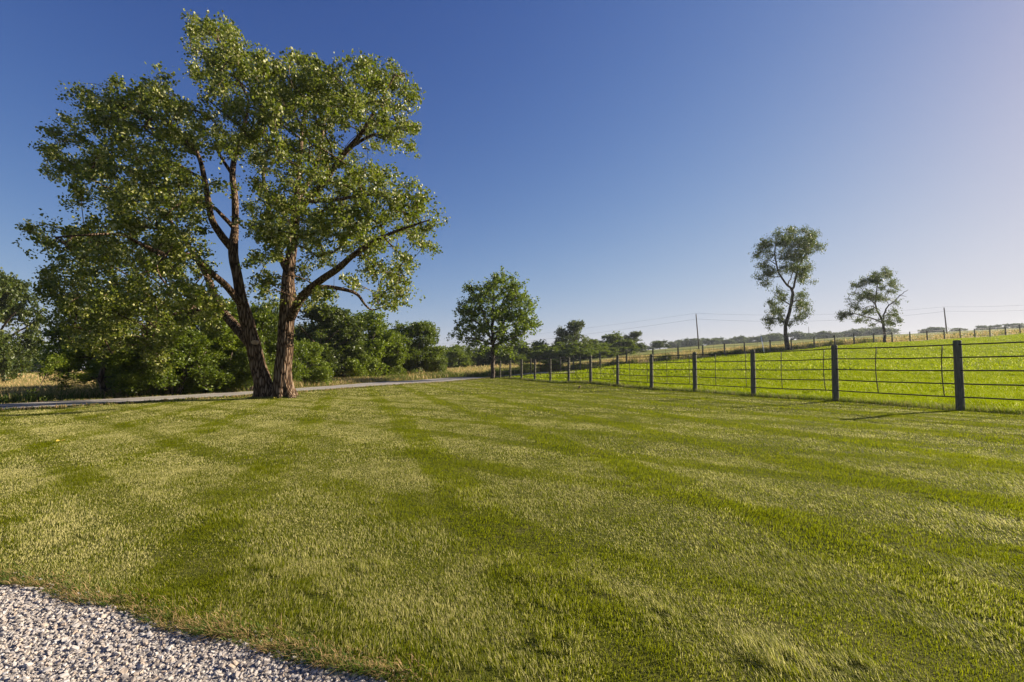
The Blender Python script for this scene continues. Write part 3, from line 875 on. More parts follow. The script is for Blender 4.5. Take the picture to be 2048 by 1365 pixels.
traced = [(395, 62, 26), (430, 60, 28), (465, 70, 22), (400, 105, 30), (440, 110, 38), (480, 125, 38), (395, 145, 18), (430, 160, 30), (510, 135, 30), (500, 180, 48), (545, 160, 34), (550, 205, 44), (450, 205, 34), (490, 235, 46), (430, 250, 24), (540, 255, 44), (590, 220, 42), (455, 290, 32), (510, 300, 38),
          (605, 120, 24), (630, 150, 40), (600, 180, 42), (670, 145, 26), (660, 195, 44), (705, 150, 28), (745, 140, 24), (785, 150, 26), (815, 165, 18), (750, 185, 38), (800, 200, 30), (835, 192, 12), (700, 215, 42), (760, 235, 34), (815, 250, 22), (800, 275, 22), (650, 255, 46), (735, 280, 28), (600, 290, 40), (560, 330, 38), (660, 310, 34), (775, 265, 26), (815, 290, 10),
          (715, 345, 34), (765, 352, 28), (650, 370, 44), (700, 395, 44), (760, 405, 44), (815, 400, 34), (850, 420, 24), (868, 440, 15), (790, 450, 44), (840, 470, 28), (860, 490, 16), (730, 450, 44), (670, 450, 44), (800, 505, 30), (745, 505, 34), (700, 490, 32), (830, 530, 14), (780, 545, 30), (740, 550, 24), (800, 575, 24), (765, 590, 22), (785, 612, 16), (700, 565, 16), (650, 510, 30), (610, 460, 38), (620, 400, 40), (575, 395, 36), (545, 430, 34), (560, 480, 34), (525, 470, 24), (520, 520, 26), (545, 555, 28), (520, 580, 22), (545, 610, 16), (600, 540, 26), (640, 590, 18), (690, 585, 14), (620, 610, 12), (590, 350, 30), (525, 370, 28), (510, 420, 18),
          (160, 185, 16), (180, 205, 22), (230, 175, 12), (240, 200, 28), (280, 185, 28), (320, 185, 30), (345, 215, 32), (300, 225, 40), (250, 240, 38), (200, 235, 26), (375, 215, 16), (390, 250, 22), (350, 265, 36), (125, 235, 14), (130, 265, 22), (165, 265, 28), (210, 280, 34), (270, 290, 42), (330, 310, 40), (385, 295, 16), (105, 305, 14), (120, 330, 22), (95, 345, 14), (150, 345, 28), (195, 335, 34), (175, 380, 26), (155, 405, 14), (225, 380, 40), (280, 360, 44), (340, 360, 44), (380, 350, 26), (300, 410, 44), (355, 410, 38), (395, 400, 20), (245, 425, 30), (400, 450, 22), (435, 370, 12),
          (48, 455, 12), (75, 465, 20), (110, 480, 28), (145, 470, 24), (150, 505, 34), (200, 455, 34), (240, 450, 34), (200, 500, 44), (255, 500, 50), (310, 470, 44), (160, 545, 34), (110, 545, 16), (95, 575, 22), (125, 600, 30), (170, 590, 40), (225, 560, 50), (280, 560, 50), (335, 530, 40), (100, 625, 18), (145, 640, 28), (200, 630, 44), (260, 620, 46), (320, 600, 44), (375, 570, 30), (360, 480, 34), (400, 500, 22), (395, 540, 20), (375, 620, 34), (325, 660, 34), (300, 700, 26), (320, 725, 20), (270, 670, 34), (210, 680, 34), (410, 590, 20), (420, 640, 22), (150, 670, 26)]
trace_b = []
for (px, py, r) in traced:
    # depth: half-chord of an ellipsoid crown ~ 12 m deep
    cx = (px - 450) / 440; cy = (py - 390) / 390
    chord = 6.3 * math.sqrt(max(.06, 1 - cx * cx * .9 - cy * cy * .75))
    for dy in (rng.uniform(-1, -.3) * chord, rng.uniform(-.3, .35) * chord, rng.uniform(.35, 1) * chord):
        k = 1 + dy / HY * 0
        trace_b.append((px, py, r * rng.uniform(.8, 1.0), dy))
wood, leaves = grow(skel, HBl(trace_b), 1900, 84, .100, .24, rtip=.0090, seed=11, hero=True, droop=.5, up=.1, aspect=.95, seg=5, gap=.04)
hero = plant_tree("cottonwood_tree", "tree", "huge double-trunked cottonwood leaning apart on the lawn beside the road", HB, wood, leaves, L_HERO, BARK_HERO)
# pruning scar on the left trunk
b = MB()
pk = at(508, 685, HY - .42) - HB
for (rr_, dz) in ((.115, 0.0), (.075, -.03)):
    a = np.linspace(0, 2 * math.pi, 16, endpoint=False)
    ring = np.stack([pk[0] + rr_ * 1.1 * np.cos(a), np.full(16, pk[1] + dz), pk[2] + rr_ * .8 * np.sin(a)], -1)
    ring2 = ring + np.array([0, .16, 0])
    v = np.vstack([ring, ring2, [[pk[0], pk[1] + dz + .02, pk[2]]]])
    jj = np.arange(16); jn = (jj + 1) % 16
    b.add(v, np.stack([np.full(16, 32), jn, jj], -1), np.stack([jj, jn, jn + 16, jj + 16], -1))
b.build("branch_scar", M_KNOT, hero)

# --- generic traced tree
def traced_tree(base, Y, skel_px, blobs_px, **kw):
    pxm = FPX / Y
    lw = kw.pop('lw', 1.0)
    sk = []
    for L in skel_px:
        pts = []
        for t_ in L:
            px, py, w_ = t_[:3]; dy = t_[3] if len(t_) > 3 else 0.0
            p = at(px, py, Y + dy) - base
            pts.append([p[0], p[1], p[2], w_ * lw / 2 / pxm])
        sk.append(np.array(pts))
    bl = []
    r2 = np.random.default_rng(kw.get('seed', 1) + 100)
    xs = np.array([q[0] for q in blobs_px]); ys = np.array([q[1] for q in blobs_px])
    cx, cy = xs.mean(), ys.mean(); hw = max(np.ptp(xs) / 2, 1); hh = max(np.ptp(ys) / 2, 1)
    dep = kw.pop('depth', .8)
    for (px, py, r) in blobs_px:
        ch = hw / pxm * dep * math.sqrt(max(.08, 1 - .8 * ((px - cx) / hw) ** 2 - .6 * ((py - cy) / hh) ** 2))
        for s_ in (-.65, 0, .65):
            p = at(px, py, Y + (s_ + r2.uniform(-.3, .3)) * ch) - base
            bl.append([p[0], p[1], p[2], r / pxm * r2.uniform(.8, 1.05)])
    return grow(sk, bl, **kw)

# young lawn tree by the end of the fence
LB = hit(985, 757.5); LY = LB[1]
sk = [[(985, 759, 9), (985, 745, 8), (986, 720, 8), (986, 695, 7.5), (985, 670, 6, .2), (984, 640, 4.5, .3), (986, 600, 3, .3), (990, 565, 2, .3)],
      [(986, 688, 5), (1000, 660, 4, -.5), (1015, 630, 3, -1), (1025, 600, 2, -1.4)],
      [(985, 680, 5), (965, 655, 4, .5), (945, 640, 3, 1), (925, 625, 2, 1.5)],
      [(985, 670, 4), (1010, 655, 3.5, .8), (1040, 645, 2.5, 1.6), (1060, 640, 1.5, 2)],
      [(984, 665, 4), (970, 635, 3, -.8), (955, 600, 2, -1.5)],
      [(985, 650, 4), (1000, 620, 3, 1), (1015, 580, 2, 1.5)],
      [(985, 690, 4), (960, 680, 3, -1), (930, 675, 2, -2)], [(986, 692, 4), (1015, 680, 3, -1), (1045, 668, 2, -2)]]
bl = [(1003, 552, 8), (990, 562, 14), (1005, 572, 16), (975, 575, 14), (1025, 560, 8), (1040, 568, 9), (1030, 580, 15), (960, 580, 10), (940, 580, 10), (950, 597, 15), (970, 600, 18), (1000, 600, 20), (1030, 603, 18), (1050, 595, 11), (1058, 612, 12), (925, 600, 9), (928, 620, 13), (912, 622, 7), (905, 625, 5), (950, 625, 18), (980, 630, 20), (1010, 632, 20), (1040, 632, 18), (1062, 635, 11), (1070, 650, 9), (1050, 655, 14), (920, 645, 11), (912, 655, 8), (940, 655, 15), (965, 658, 15), (1000, 658, 15), (1030, 662, 14), (905, 672, 7), (925, 675, 12), (950, 680, 13), (975, 685, 10), (1005, 680, 12), (1030, 685, 11), (1050, 675, 9), (1020, 700, 9), (995, 700, 7), (940, 695, 8), (960, 698, 6), (1065, 662, 7)]
wood, leaves = traced_tree(LB, LY, sk, bl, ncl=620, lpc=32, lsize=.17, rc=.30, seed=21, rtip=.007, droop=.2, up=.3, gap=.05)
plant_tree("lawn_tree", "tree", "young round-headed shade tree standing where the lawn fence ends at the road", LB, wood, leaves, L_OAK, BARK)

# tall wind-shaped tree on the far fence line
TB = ground_at(1577, 62.5); TY = 62.5
sk = [[(1577, 702, 12), (1574, 685, 11), (1572, 669, 9), (1573, 644, 8.5), (1581, 617, 8), (1585, 595, 7.5), (1584, 580, 6.5), (1575, 571, 5), (1562, 554, 4.5), (1554, 535, 4, .5), (1551, 516, 3.5, .8), (1549.5, 501, 3, 1), (1553, 484, 2, 1)],
      [(1584, 580, 6), (1590, 566, 5, -.4), (1592, 554, 4.5, -.6), (1597, 535, 4, -1), (1604, 520, 3, -1.3), (1615, 505, 2, -1.5), (1628, 490, 1.5, -1.6)],
      [(1576, 572, 3.5), (1578, 563, 3, .4), (1583, 556, 2.5, .8), (1587, 535, 2, 1.2), (1590, 505, 2, 1.5)],
      [(1562, 554, 2.5), (1548, 554, 2, -.5), (1535, 552, 1.5, -1)], [(1553, 530, 2.5), (1540, 522, 2, .6), (1525, 520, 1.5, 1)],
      [(1580, 610, 3), (1565, 600, 2.5, -.6), (1550, 590, 1.5, -1)], [(1583, 605, 3), (1598, 600, 2.5, .5), (1610, 598, 1.5, 1)],
      [(1573, 650, 3), (1560, 640, 2, .6), (1545, 638, 1.5, 1)]]
bl = [(1556, 466, 9), (1581, 464, 10), (1608, 464, 8), (1624, 468, 9), (1632, 482, 11), (1642, 495, 7), (1613, 486, 16), (1587, 484, 15), (1562, 484, 13), (1533, 488, 11), (1522, 497, 9), (1514, 512, 7), (1500, 516, 3), (1537, 508, 11), (1570, 510, 13), (1598, 512, 15), (1617, 505, 9), (1526, 531, 8), (1540, 546, 11), (1518, 554, 6), (1530, 569, 7), (1568, 537, 10), (1590, 536, 12), (1606, 545, 11), (1617, 531, 6), (1621, 564, 5), (1604, 562, 6), (1556, 583, 5), (1562, 596, 10), (1543, 608, 9), (1553, 623, 12), (1541, 642, 9), (1537, 656, 4), (1564, 640, 8), (1602, 592, 8), (1602, 611, 12), (1613, 625, 7), (1598, 636, 10), (1583, 650, 5), (1632, 565, 3)]
wood, leaves = traced_tree(TB, TY, sk, bl, lw=.78, ncl=760, lpc=40, lsize=.19, rc=.38, seed=31, rtip=.010, droop=.8, up=0.0, aspect=.45, gap=.05)
plant_tree("pasture_tree", "tree", "tall crooked two-tiered tree rising beside the far pasture fence", TB, wood, leaves, L_GREY, BARK)

UB = ground_at(1770, 70.0); UY = 70.0
sk = [[(1770, 691, 8), (1769, 672, 7), (1767, 654, 6), (1765, 644, 6), (1761, 635, 5), (1755, 621, 4), (1751, 608, 3.5), (1754, 591, 3), (1754, 573, 2.5), (1758, 553, 2), (1772, 544, 1.5)],
      [(1765, 645, 4), (1757.6, 643, 3, -.4), (1744, 637, 3, -.9), (1727, 633, 2.5, -1.4), (1710, 628, 2, -1.8), (1686, 627, 1.2, -2)],
      [(1765, 642, 4), (1769.5, 624, 3.5, .5), (1777, 612, 3, 1), (1789, 603, 2.5, 1.4), (1800, 591, 2, 1.8), (1808, 585, 1.5, 2), (1816, 580, 1, 2.1)],
      [(1800, 592, 1.5, 1.8), (1806, 592, 1.2, 1.9), (1813, 594, .8, 2)],
      [(1751, 608, 3), (1739, 599, 2.5, .6), (1730, 588, 2, 1), (1723, 577, 1.5, 1.3)],
      [(1753, 618, 2.5), (1742, 612, 2, -.8), (1725, 618, 1.2, -1.6)]]
bl = [(1769.5, 544, 6), (1776, 551, 6), (1752, 551, 7), (1744, 560, 8), (1726, 563.5, 6), (1708, 570, 6), (1698, 571, 3), (1706, 585, 4.5), (1719, 573, 6), (1756, 563, 7), (1765, 575, 6), (1784, 567, 6), (1792, 575, 5), (1779, 582, 4.5), (1789, 585, 3.5), (1734, 586, 7), (1723, 594, 7), (1742, 594, 8), (1755, 595, 7), (1769, 599, 5), (1715, 602, 5), (1698, 599, 3), (1703, 611, 3), (1713, 619, 5), (1686, 629, 6), (1682, 637, 4), (1699, 628, 5), (1718, 641, 4), (1732, 641, 4.5), (1731, 626, 6), (1744, 623, 6), (1747, 652, 4), (1779, 632, 6), (1790, 629, 6), (1797, 639, 4.5), (1776, 645, 6), (1760, 640, 5), (1792, 605, 4), (1789, 619, 3), (1785, 648, 4), (1803, 642, 3)]
wood, leaves = traced_tree(UB, UY, sk, bl, lw=.78, ncl=480, lpc=32, lsize=.19, rc=.38, seed=41, rtip=.011, droop=.8, up=0.0, aspect=.45, gap=.04)
plant_tree("pasture_tree", "tree", "smaller spreading open tree with a bare right limb behind the far fence", UB, wood, leaves, L_GREY, BARK)

# --- procedural prototypes (unit: height 1 scaled to metres on build)
def proto(kind, h, w, seed, lmat, ncl, lpc, lsize, rc, bmat=None):
    r2 = np.random.default_rng(seed)
    sk = []; bl = []
    if kind == 'open':
        th = h * .30
        sk.append(np.array([[0, 0, -.2, h * .028], [.02 * h, 0, th * .5, h * .022], [0, .01 * h, th, h * .019], [r2.normal(0, .03) * h, 0, h * .6, h * .010], [r2.normal(0, .05) * h, 0, h * .85, h * .004]]))
        for k in range(6):
            a = k * 1.05 + r2.uniform(-.3, .3); z0 = th * r2.uniform(.8, 1.5); l = w * .5 * r2.uniform(.6, .9)
            e = np.array([math.cos(a) * l, math.sin(a) * l, z0 + l * r2.uniform(.5, .9)])
            m_ = np.array([math.cos(a) * l * .5, math.sin(a) * l * .5, z0 + l * .35])
            sk.append(np.array([[0, 0, z0, h * .012], [*m_, h * .009], [*e, h * .004]]))
        for k in range(40):
            a = r2.uniform(0, 6.28); q = r2.random() ** .5; z = r2.uniform(.16, .93)
            rad = w * .5 * math.sqrt(max(.05, 1 - ((z - .52) / .48) ** 2)) * .84
            bl.append([math.cos(a) * q * rad, math.sin(a) * q * rad, z * h, h * r2.uniform(.06, .13)])
    elif kind == 'thicket':
        for k in range(7):
            a = r2.uniform(0, 6.28); l = w * r2.uniform(.1, .38)
            sk.append(np.array([[math.cos(a) * .15 * l, math.sin(a) * .15 * l, -.1, h * .014], [math.cos(a) * l * .5, math.sin(a) * l * .5, h * .35, h * .010], [math.cos(a) * l, math.sin(a) * l, h * r2.uniform(.6, .85), h * .004]]))
        for k in range(46):
            a = r2.uniform(0, 6.28); q = r2.random() ** .5; z = r2.uniform(.08, .9)
            rad = w * .5 * (1 - max(0, z - .35) ** 2 * 1.9) * .9
            bl.append([math.cos(a) * q * rad, math.sin(a) * q * rad, z * h, h * r2.uniform(.08, .15)])
    elif kind == 'cedar':
        sk.append(np.array([[0, 0, -.1, h * .03], [0, 0, h * .5, h * .018], [.02 * h, 0, h * .97, h * .003]]))
        for k in range(52):
            a = r2.uniform(0, 6.28); z = r2.uniform(.05, .95)
            rad = w * .5 * (1.05 - z) ** .6; q = r2.random() ** .4
            bl.append([math.cos(a) * q * rad, math.sin(a) * q * rad, z * h, h * r2.uniform(.05, .10)])
    wood, leaves = grow(sk, bl, ncl, lpc, lsize, rc, seed=seed, rtip=.008, main_sides=7, twig_sides=3, seg=3, gap=.02,
                        up=.3, aspect=.4 if kind == 'cedar' else .8, droop=-.2 if kind == 'cedar' else .2)
    return wood.mesh("trunk", bmat or BARK, True), leaves.mesh("crown", lmat, False, "tone"), h, w
def place_proto(P, name, cat, label, px, Y, top_py, wpx=None, rz=None, group=None, base=None):
    wm, lm_, h, w = P
    B = ground_at(px, Y) if base is None else base
    hgt = max(.6, at(px, top_py, Y)[2] - B[2])
    r = empty(name, B, random.uniform(0, 6.28) if rz is None else rz)
    sz = hgt / h * .98
    sx = (wpx * 1.15 / (FPX / Y) / w) if wpx else sz
    r.scale = (sx, sx, sz)
    tag(r, label, cat, group)
    for nm, me in (("trunk", wm), ("crown", lm_)):
        o = bpy.data.objects.new(nm, me); COL.objects.link(o); o.parent = r
    return r
P_CEDAR = proto('cedar', 4.0, 4.6, 201, L_BRIGHT, 620, 42, .085, .17)
P_TH1 = proto('thicket', 4.5, 4.5, 202, L_BUSH, 620, 44, .11, .22)
P_TH2 = proto('thicket', 4.5, 4.5, 203, L_BRIGHT, 560, 44, .12, .22)
P_TH3 = proto('thicket', 7.0, 7.0, 204, L_BUSH, 640, 48, .19, .33)
P_TH4 = proto('thicket', 7.0, 7.0, 208, L_BRIGHT, 600, 48, .19, .33)
P_OP1 = proto('open', 8.5, 7.5, 205, L_BUSH, 620, 40, .20, .34)
P_OP2 = proto('open', 9.0, 8.0, 206, L_GREY, 560, 38, .23, .36)
P_OP3 = proto('open', 8.0, 7.0, 207, L_BUSH, 520, 40, .22, .36)
P_FAR1 = proto('thicket', 9, 9, 209, L_FAR, 240, 28, .42, .55)
P_FAR2 = proto('open', 9, 10, 210, L_FAR, 320, 30, .42, .6)
P_MID1 = proto('thicket', 7, 7, 211, L_BUSH, 320, 34, .30, .42)
P_MID2 = proto('thicket', 7, 7, 212, L_BRIGHT, 300, 34, .30, .42)

near = [
    (P_CEDAR, "cedar_shrub", "shrub", "bright green feathery cedar leftmost in the thicket behind the road", 205, 22.8, 640, 205),
    (P_TH1, "thicket_shrub", "shrub", "dark bush with bare stems right of the feathery cedar, under the cottonwood", 345, 24.0, 650, 170),
    (P_TH2, "thicket_shrub", "shrub", "light green bush directly left of the cottonwood trunks behind the road", 455, 27.0, 640, 150),
    (P_TH1, "thicket_shrub", "shrub", "tall dark bush seen in the gap between the two cottonwood trunks", 535, 29.5, 600, 130),
    (P_TH2, "thicket_shrub", "shrub", "rounded light green bush just right of the cottonwood trunk", 606, 33.0, 682, 100),
    (P_OP1, "thicket_tree", "tree", "dark tree hidden behind the lower left crown of the cottonwood", 250, 33.0, 575, 210),
    (P_TH3, "thicket_tree", "tree", "wide dark tree behind the bare-stemmed bush left of the cottonwood", 400, 36.0, 590, 190),
    (P_OP2, "thicket_tree", "tree", "airy tree with sky showing through right behind the cottonwood trunk", 645, 44.0, 610, 150),
    (P_TH4, "thicket_tree", "tree", "broad dense tree in the middle of the clump right of the cottonwood", 715, 50.0, 622, 150),
    (P_TH2, "thicket_tree", "tree", "yellow-green bushy tree at the front of the clump right of the cottonwood", 690, 46.0, 665, 100),
    (P_TH4, "thicket_tree", "tree", "low leafy bush between the dense tree and the sloping tree of the clump", 775, 52.0, 668, 75),
    (P_TH3, "thicket_tree", "tree", "rounded tree sloping down at the right end of the clump by the road", 828, 56.0, 640, 110),
    (P_TH1, "thicket_shrub", "shrub", "small dark bush at the right foot of the sloping clump tree", 868, 57.0, 690, 50),
    (P_TH2, "thicket_shrub", "shrub", "low green bush left of the rounded bush behind the cottonwood trunks", 490, 33.0, 690, 90),
]
near += [
    (P_TH3, "thicket_tree", "tree", "dark leafy mass filling the gap just right of the feathery cedar", 300, 29.0, 660, 130),
    (P_TH2, "thicket_shrub", "shrub", "low green bush half hidden at the left foot of the cottonwood", 415, 25.5, 700, 100),
    (P_TH1, "thicket_shrub", "shrub", "bush hanging low over the road edge behind the left trunk", 500, 26.0, 690, 80),
    (P_TH4, "thicket_tree", "tree", "tall leafy tree behind the rounded bush right of the cottonwood trunk", 620, 52.0, 650, 110)]
for (P, nm, cat, lb, px, Y, top, wpx) in near:
    place_proto(P, nm, cat, lb, px, Y, top, wpx, group="thicket behind the road")
# left edge
place_proto(P_OP2, "field_tree", "tree", "dark tree cut off by the left edge of the picture", -8, 52.0, 548, 128)
far_l = [(14, 150, 700, 60, P_FAR1, "dark low tree farthest left on the edge of the tan field"),
         (52, 155, 704, 46, P_FAR2, "pale low tree second on the edge of the left tan field"),
         (84, 152, 702, 44, P_FAR1, "rounded low tree beside the cedar on the edge of the left tan field"),
         (115, 150, 706, 60, P_FAR2, "low tree at the field edge half hidden behind the feathery cedar")]
for (px, Y, top, wpx, P, lb) in far_l:
    place_proto(P, "field_edge_tree", "tree", lb, px, Y, top, wpx, group="trees on the edge of the left field")
mid = [(893, 96, 692, 48, P_MID1, "dark low tree next to the sloping clump at the left of the creek line"),
       (925, 100, 690, 52, P_MID2, "mid green low tree behind the left side of the lawn tree crown"),
       (958, 104, 694, 50, P_MID1, "dark low tree just left of the lawn tree trunk in the creek line"),
       (1000, 104, 692, 54, P_MID2, "low green tree just right of the lawn tree trunk in the creek line"),
       (1040, 106, 684, 60, P_MID1, "dark tree above the end of the lawn fence in the creek line"),
       (1072, 110, 680, 40, P_MID1, "narrow open tree left of the tallest tree in the creek line"),
       (1098, 106, 690, 56, P_MID2, "low leafy tree at the left foot of the tallest creek line tree"),
       (1142, 112, 642, 72, P_OP2, "tallest airy tree of the creek line beyond the pasture corner"),
       (1140, 104, 682, 70, P_MID1, "dark bush under the tallest creek line tree"),
       (1182, 114, 674, 44, P_MID1, "small tree at the right shoulder of the tallest creek line tree"),
       (1178, 106, 694, 50, P_MID2, "low green bush right of the tallest creek line tree"),
       (1222, 126, 665, 50, P_MID1, "round tree left of the open oak in the creek line"),
       (1242, 122, 678, 44, P_MID1, "dark bush between the round tree and the open oak"),
       (1266, 128, 663, 46, P_OP2, "open oak with spreading limbs at the right end of the creek line"),
       (1283, 150, 688, 20, P_FAR1, "small bush right of the open oak on the tan slope"),
       (1206, 118, 688, 50, P_MID2, "low bush at the left foot of the round tree near the open oak"),
       (1020, 98, 700, 44, P_MID1, "short dark bush right of the lawn tree trunk, in front of the creek line"),
       (912, 92, 700, 40, P_MID2, "short green bush at the front left of the creek line under the lawn tree"),
       (1320, 178, 681, 26, P_FAR2, "lone small round tree on the tan slope left of the first utility pole")]
for (px, Y, top, wpx, P, lb) in mid:
    place_proto(P, "creek_tree", "tree", lb, px, Y, top, wpx * (.95 if P is P_OP2 or P is P_OP3 else 1.4), group="trees of the creek line")
place_proto(P_TH1, "creek_shrub", "shrub", "dense green shrub behind the gate at the pasture corner", 1100, 52.5, 719, 50)
place_proto(P_TH1, "creek_shrub", "shrub", "low dark shrub behind the last lawn fence post", 1052, 55.0, 726, 40)
# far tree line behind the rise: each tree distinct
farx = [(1292, 694, 22), (1346, 685, 20), (1362, 681, 26), (1384, 679, 34), (1414, 678, 40), (1436, 677, 22), (1456, 680, 26), (1478, 674, 24), (1494, 676, 22), (1516, 675, 30), (1538, 669, 32), (1556, 668, 28), (1592, 664, 30), (1612, 668, 24), (1634, 667, 26), (1652, 664, 26), (1674, 667, 26), (1694, 664, 20), (1712, 659, 26), (1730, 658, 24), (1746, 659, 20), (1764, 656, 30), (1782, 657, 22)]
FL = ["small hazy tree at the near end of the distant row above the far posts",
      "tiny tree left of the far thin pole in the distant row", "low tree just right of the far thin pole in the distant row",
      "square-topped tree left of the first utility pole in the distant row", "widest dark tree crown right behind the first utility pole",
      "narrow airy tree just right of the first utility pole", "pointed low tree right of the narrow airy tree in the distant row",
      "taller tree midway between the first utility pole and the leaning pole", "small round tree right of the midway tree, before the leaning pole",
      "low wide tree directly behind the leaning pale pole", "broad crown left of the crooked tree trunk in the distant row",
      "tall crown directly left of the crooked tree trunk in the distant row", "crown directly right of the crooked tree trunk in the distant row",
      "crown under the tiny far utility pole", "rounded crown just right of the tiny far utility pole", "middle crown between the crooked tree and the open tree",
      "low faint crown right of the middle crown between the two pasture trees", "small gapped crown left under the long branch of the open tree",
      "dark crown under the long left branch of the open tree", "crown just left of the open tree trunk in the distant row",
      "small crown touching the open tree trunk on its left", "large dark crown behind the open tree trunk", "last crown of the distant row, right of the open tree trunk"]
for k, (px, top, wpx) in enumerate(farx):
    place_proto((P_FAR1, P_FAR2)[k % 2], "distant_tree", "tree", FL[k], px, 330 + 12 * (k % 3), top - 2, wpx * 1.25, group="distant row of trees beyond the rise")
for (px, top, wpx, lb) in [(1865, 655, 44, "flat dome of a tree crown peeping over the rise left of the second utility pole"),
                           (1917, 656, 26, "faint tree crown just right of the second utility pole on the skyline"),
                           (1964, 651, 20, "small tree crown on the skyline between the pole and the right edge"),
                           (1990, 650, 26, "low wide tree crown on the skyline second from the right edge"),
                           (2027, 647, 36, "rightmost dark tree crown on the skyline")]:
    place_proto(P_FAR2, "skyline_tree", "tree", lb, px, 300, top, wpx, group="tree crowns on the skyline")

# ------------------------------------------------------------------ fences
def post_mb(h, r, rs=14):
    mb = MB()
    z = np.array([-.25, 0, h * .3, h * .7, h - .03, h])
    rr = np.array([r * 1.03, r * 1.02, r, r * .97, r * .95, r * .88])
    lx = rng.normal(0, .004, 2)
    pts = np.column_stack([lx[0] * z / h * 1.5, lx[1] * z / h * 1.5, z])
    def ridge(i, a):
        return 1 + .03 * np.sin(3 * a + 1)[None] + .02 * np.sin(7 * a + 2)[None] * np.ones((len(i), 1))
    tube(mb, pts, rr, rs, True, .008, 0, ridge)
    return mb
def build_fence(name, label, pts, h, heights, rpost, rrod, stay_frac, tilt=0.0):
    pts = [np.array([p[0], p[1], tz(p[0], p[1])]) for p in pts]
    root = empty(name, pts[0]); tag(root, label, "fence")
    o0 = pts[0]
    for p in pts:
        ob = post_mb(h, rpost * rng.uniform(.93, 1.07)).build("post", M_POST, root, smooth=True)
        ob.location = [float(v) for v in (p - o0)]
        ob.rotation_euler = (rng.normal(0, .006), rng.normal(tilt, .007), 0)
    for hh in heights:
        mb = MB(); line_ = []
        for a, c in zip(pts[:-1], pts[1:]):
            for q in range(6):
                t = q / 6
                line_.append(a * (1 - t) + c * t + np.array([0, 0, hh - .012 * 4 * t * (1 - t) + rng.normal(0, .002)]))
        line_.append(pts[-1] + np.array([0, 0, hh]))
        # the rods run on the near face of the posts
        line_ = np.array(line_) - o0
        tube(mb, line_, rrod, 8)
        mb.build("rail", M_ROD, root, smooth=True)
    for k, (a, c) in enumerate(zip(pts[:-1], pts[1:])):
        for t in stay_frac:
            q = a * (1 - t) + c * t
            zz = np.linspace(heights[0] - .02, heights[-1] + .01, 9)
            bow = .035 * np.sin((zz - heights[0]) / (heights[-1] - heights[0]) * math.pi) * rng.uniform(.4, 1.2)
            lean = rng.normal(.02, .012)
            d = (c - a) / np.linalg.norm(c - a)
            P_ = np.array([q + d * (bow[i_] - lean * (zz[i_] - .3)) + np.array([0, 0, zz[i_]]) for i_ in range(9)]) - o0
            mb = MB(); tube(mb, P_, rrod * .75, 6)
            mb.build("stay", M_ROD, root, smooth=True)
    return root
hts = [.31, .61, .91, 1.21, 1.50]
build_fence("rail_fence", "near post and five-rod fence dividing the mown lawn from the pasture", A_PTS, FH, hts, .079, .0150, (.1, .6), tilt=.022)
build_fence("rail_fence", "short fence run from the lawn tree to the pasture corner", B_PTS[1:-1], 1.6, hts, .08, .013, (.33, .66))
build_fence("rail_fence", "long far fence climbing the rise at the back of the pasture", C_PTS, 1.55, hts, .085, .014, (.5,))

# leaning white pole and cap behind the near fence
b = MB()
B = ground_at(1529, 58.0); tp = at(1522, 673, 58.6)
tube(b, [B - [0, 0, .2], B * .5 + tp * .5, tp], [.06, .055, .05], 10)
o = b.build("leaning_pole", M_WHITE, smooth=True); tag(o, "pale leaning metal pole in front of the tall crooked tree", "pole")

# ------------------------------------------------------------------ utility poles and wires
poles = []
def upole(px_t, py_t, px_b, Y, label, vis_r=.14):
    B = ground_at(px_b, Y); T = at(px_t, py_t, Y)
    root = empty("utility_pole", B); tag(root, label, "utility pole", "utility poles")
    L = T - B
    mb = MB(); tube(mb, [[0, 0, -.3], L * .5, L], [vis_r * 1.25, vis_r * 1.05, vis_r * .85], 12)
    mb.build("shaft", M_POLE, root, smooth=True)
    mb = MB(); tube(mb, [L + [0, 0, -.02], L + [0, 0, .12], L + [0, 0, .26]], [.05, .07, .03], 8)
    mb.build("insulator", M_CERAMIC, root)
    mb = MB(); q = L * .86
    tube(mb, [q + [0, -vis_r, 0], q + [0, -vis_r - .12, .02]], [.05, .06], 8)
    mb.build("insulator", M_CERAMIC, root)
    return B, L
PA = upole(1392, 629, 1398, 122, "utility pole standing on the tan slope left of the tall crooked tree")
PB = upole(1888, 616, 1894, 128, "utility pole on the skyline toward the right edge of the picture")
PC = upole(1617, 654, 1619, 300, "tiny far utility pole just right of the tall crooked tree", .13)
PD = upole(1351, 681, 1352, 300, "tiny far utility pole left of the first one above the tan slope", .13)
def wire(pa, pb, sag, label, r=.014):
    pa = np.array(pa); pb = np.array(pb)
    t = np.linspace(0, 1, 24)[:, None]
    P_ = pa * (1 - t) + pb * t; P_[:, 2] -= (sag * 4 * t * (1 - t))[:, 0]
    mb = MB(); tube(mb, P_, r, 5)
    o = mb.build("power_line", M_WIRE); tag(o, label, "power line", "overhead power lines")
topA, lowA = PA[0] + PA[1] + [0, 0, .26], PA[0] + PA[1] * .86 + [0, -.26, .02]
topB, lowB = PB[0] + PB[1] + [0, 0, .26], PB[0] + PB[1] * .86 + [0, -.26, .02]
wire(topA, at(640, 706, 150), 1.2, "upper overhead wire running left from the first utility pole")
wire(lowA, at(640, 716, 150), 1.4, "lower overhead wire running left from the first utility pole", .018)
wire(topA, topB, 1.2, "upper overhead wire between the two big utility poles")
wire(lowA, lowB, 1.5, "lower overhead wire between the two big utility poles", .018)
wire(topB, at(2300, 590, 110), .8, "upper overhead wire leaving the second utility pole to the right")
wire(lowB, at(2300, 600, 110), .9, "lower overhead wire leaving the second utility pole to the right")

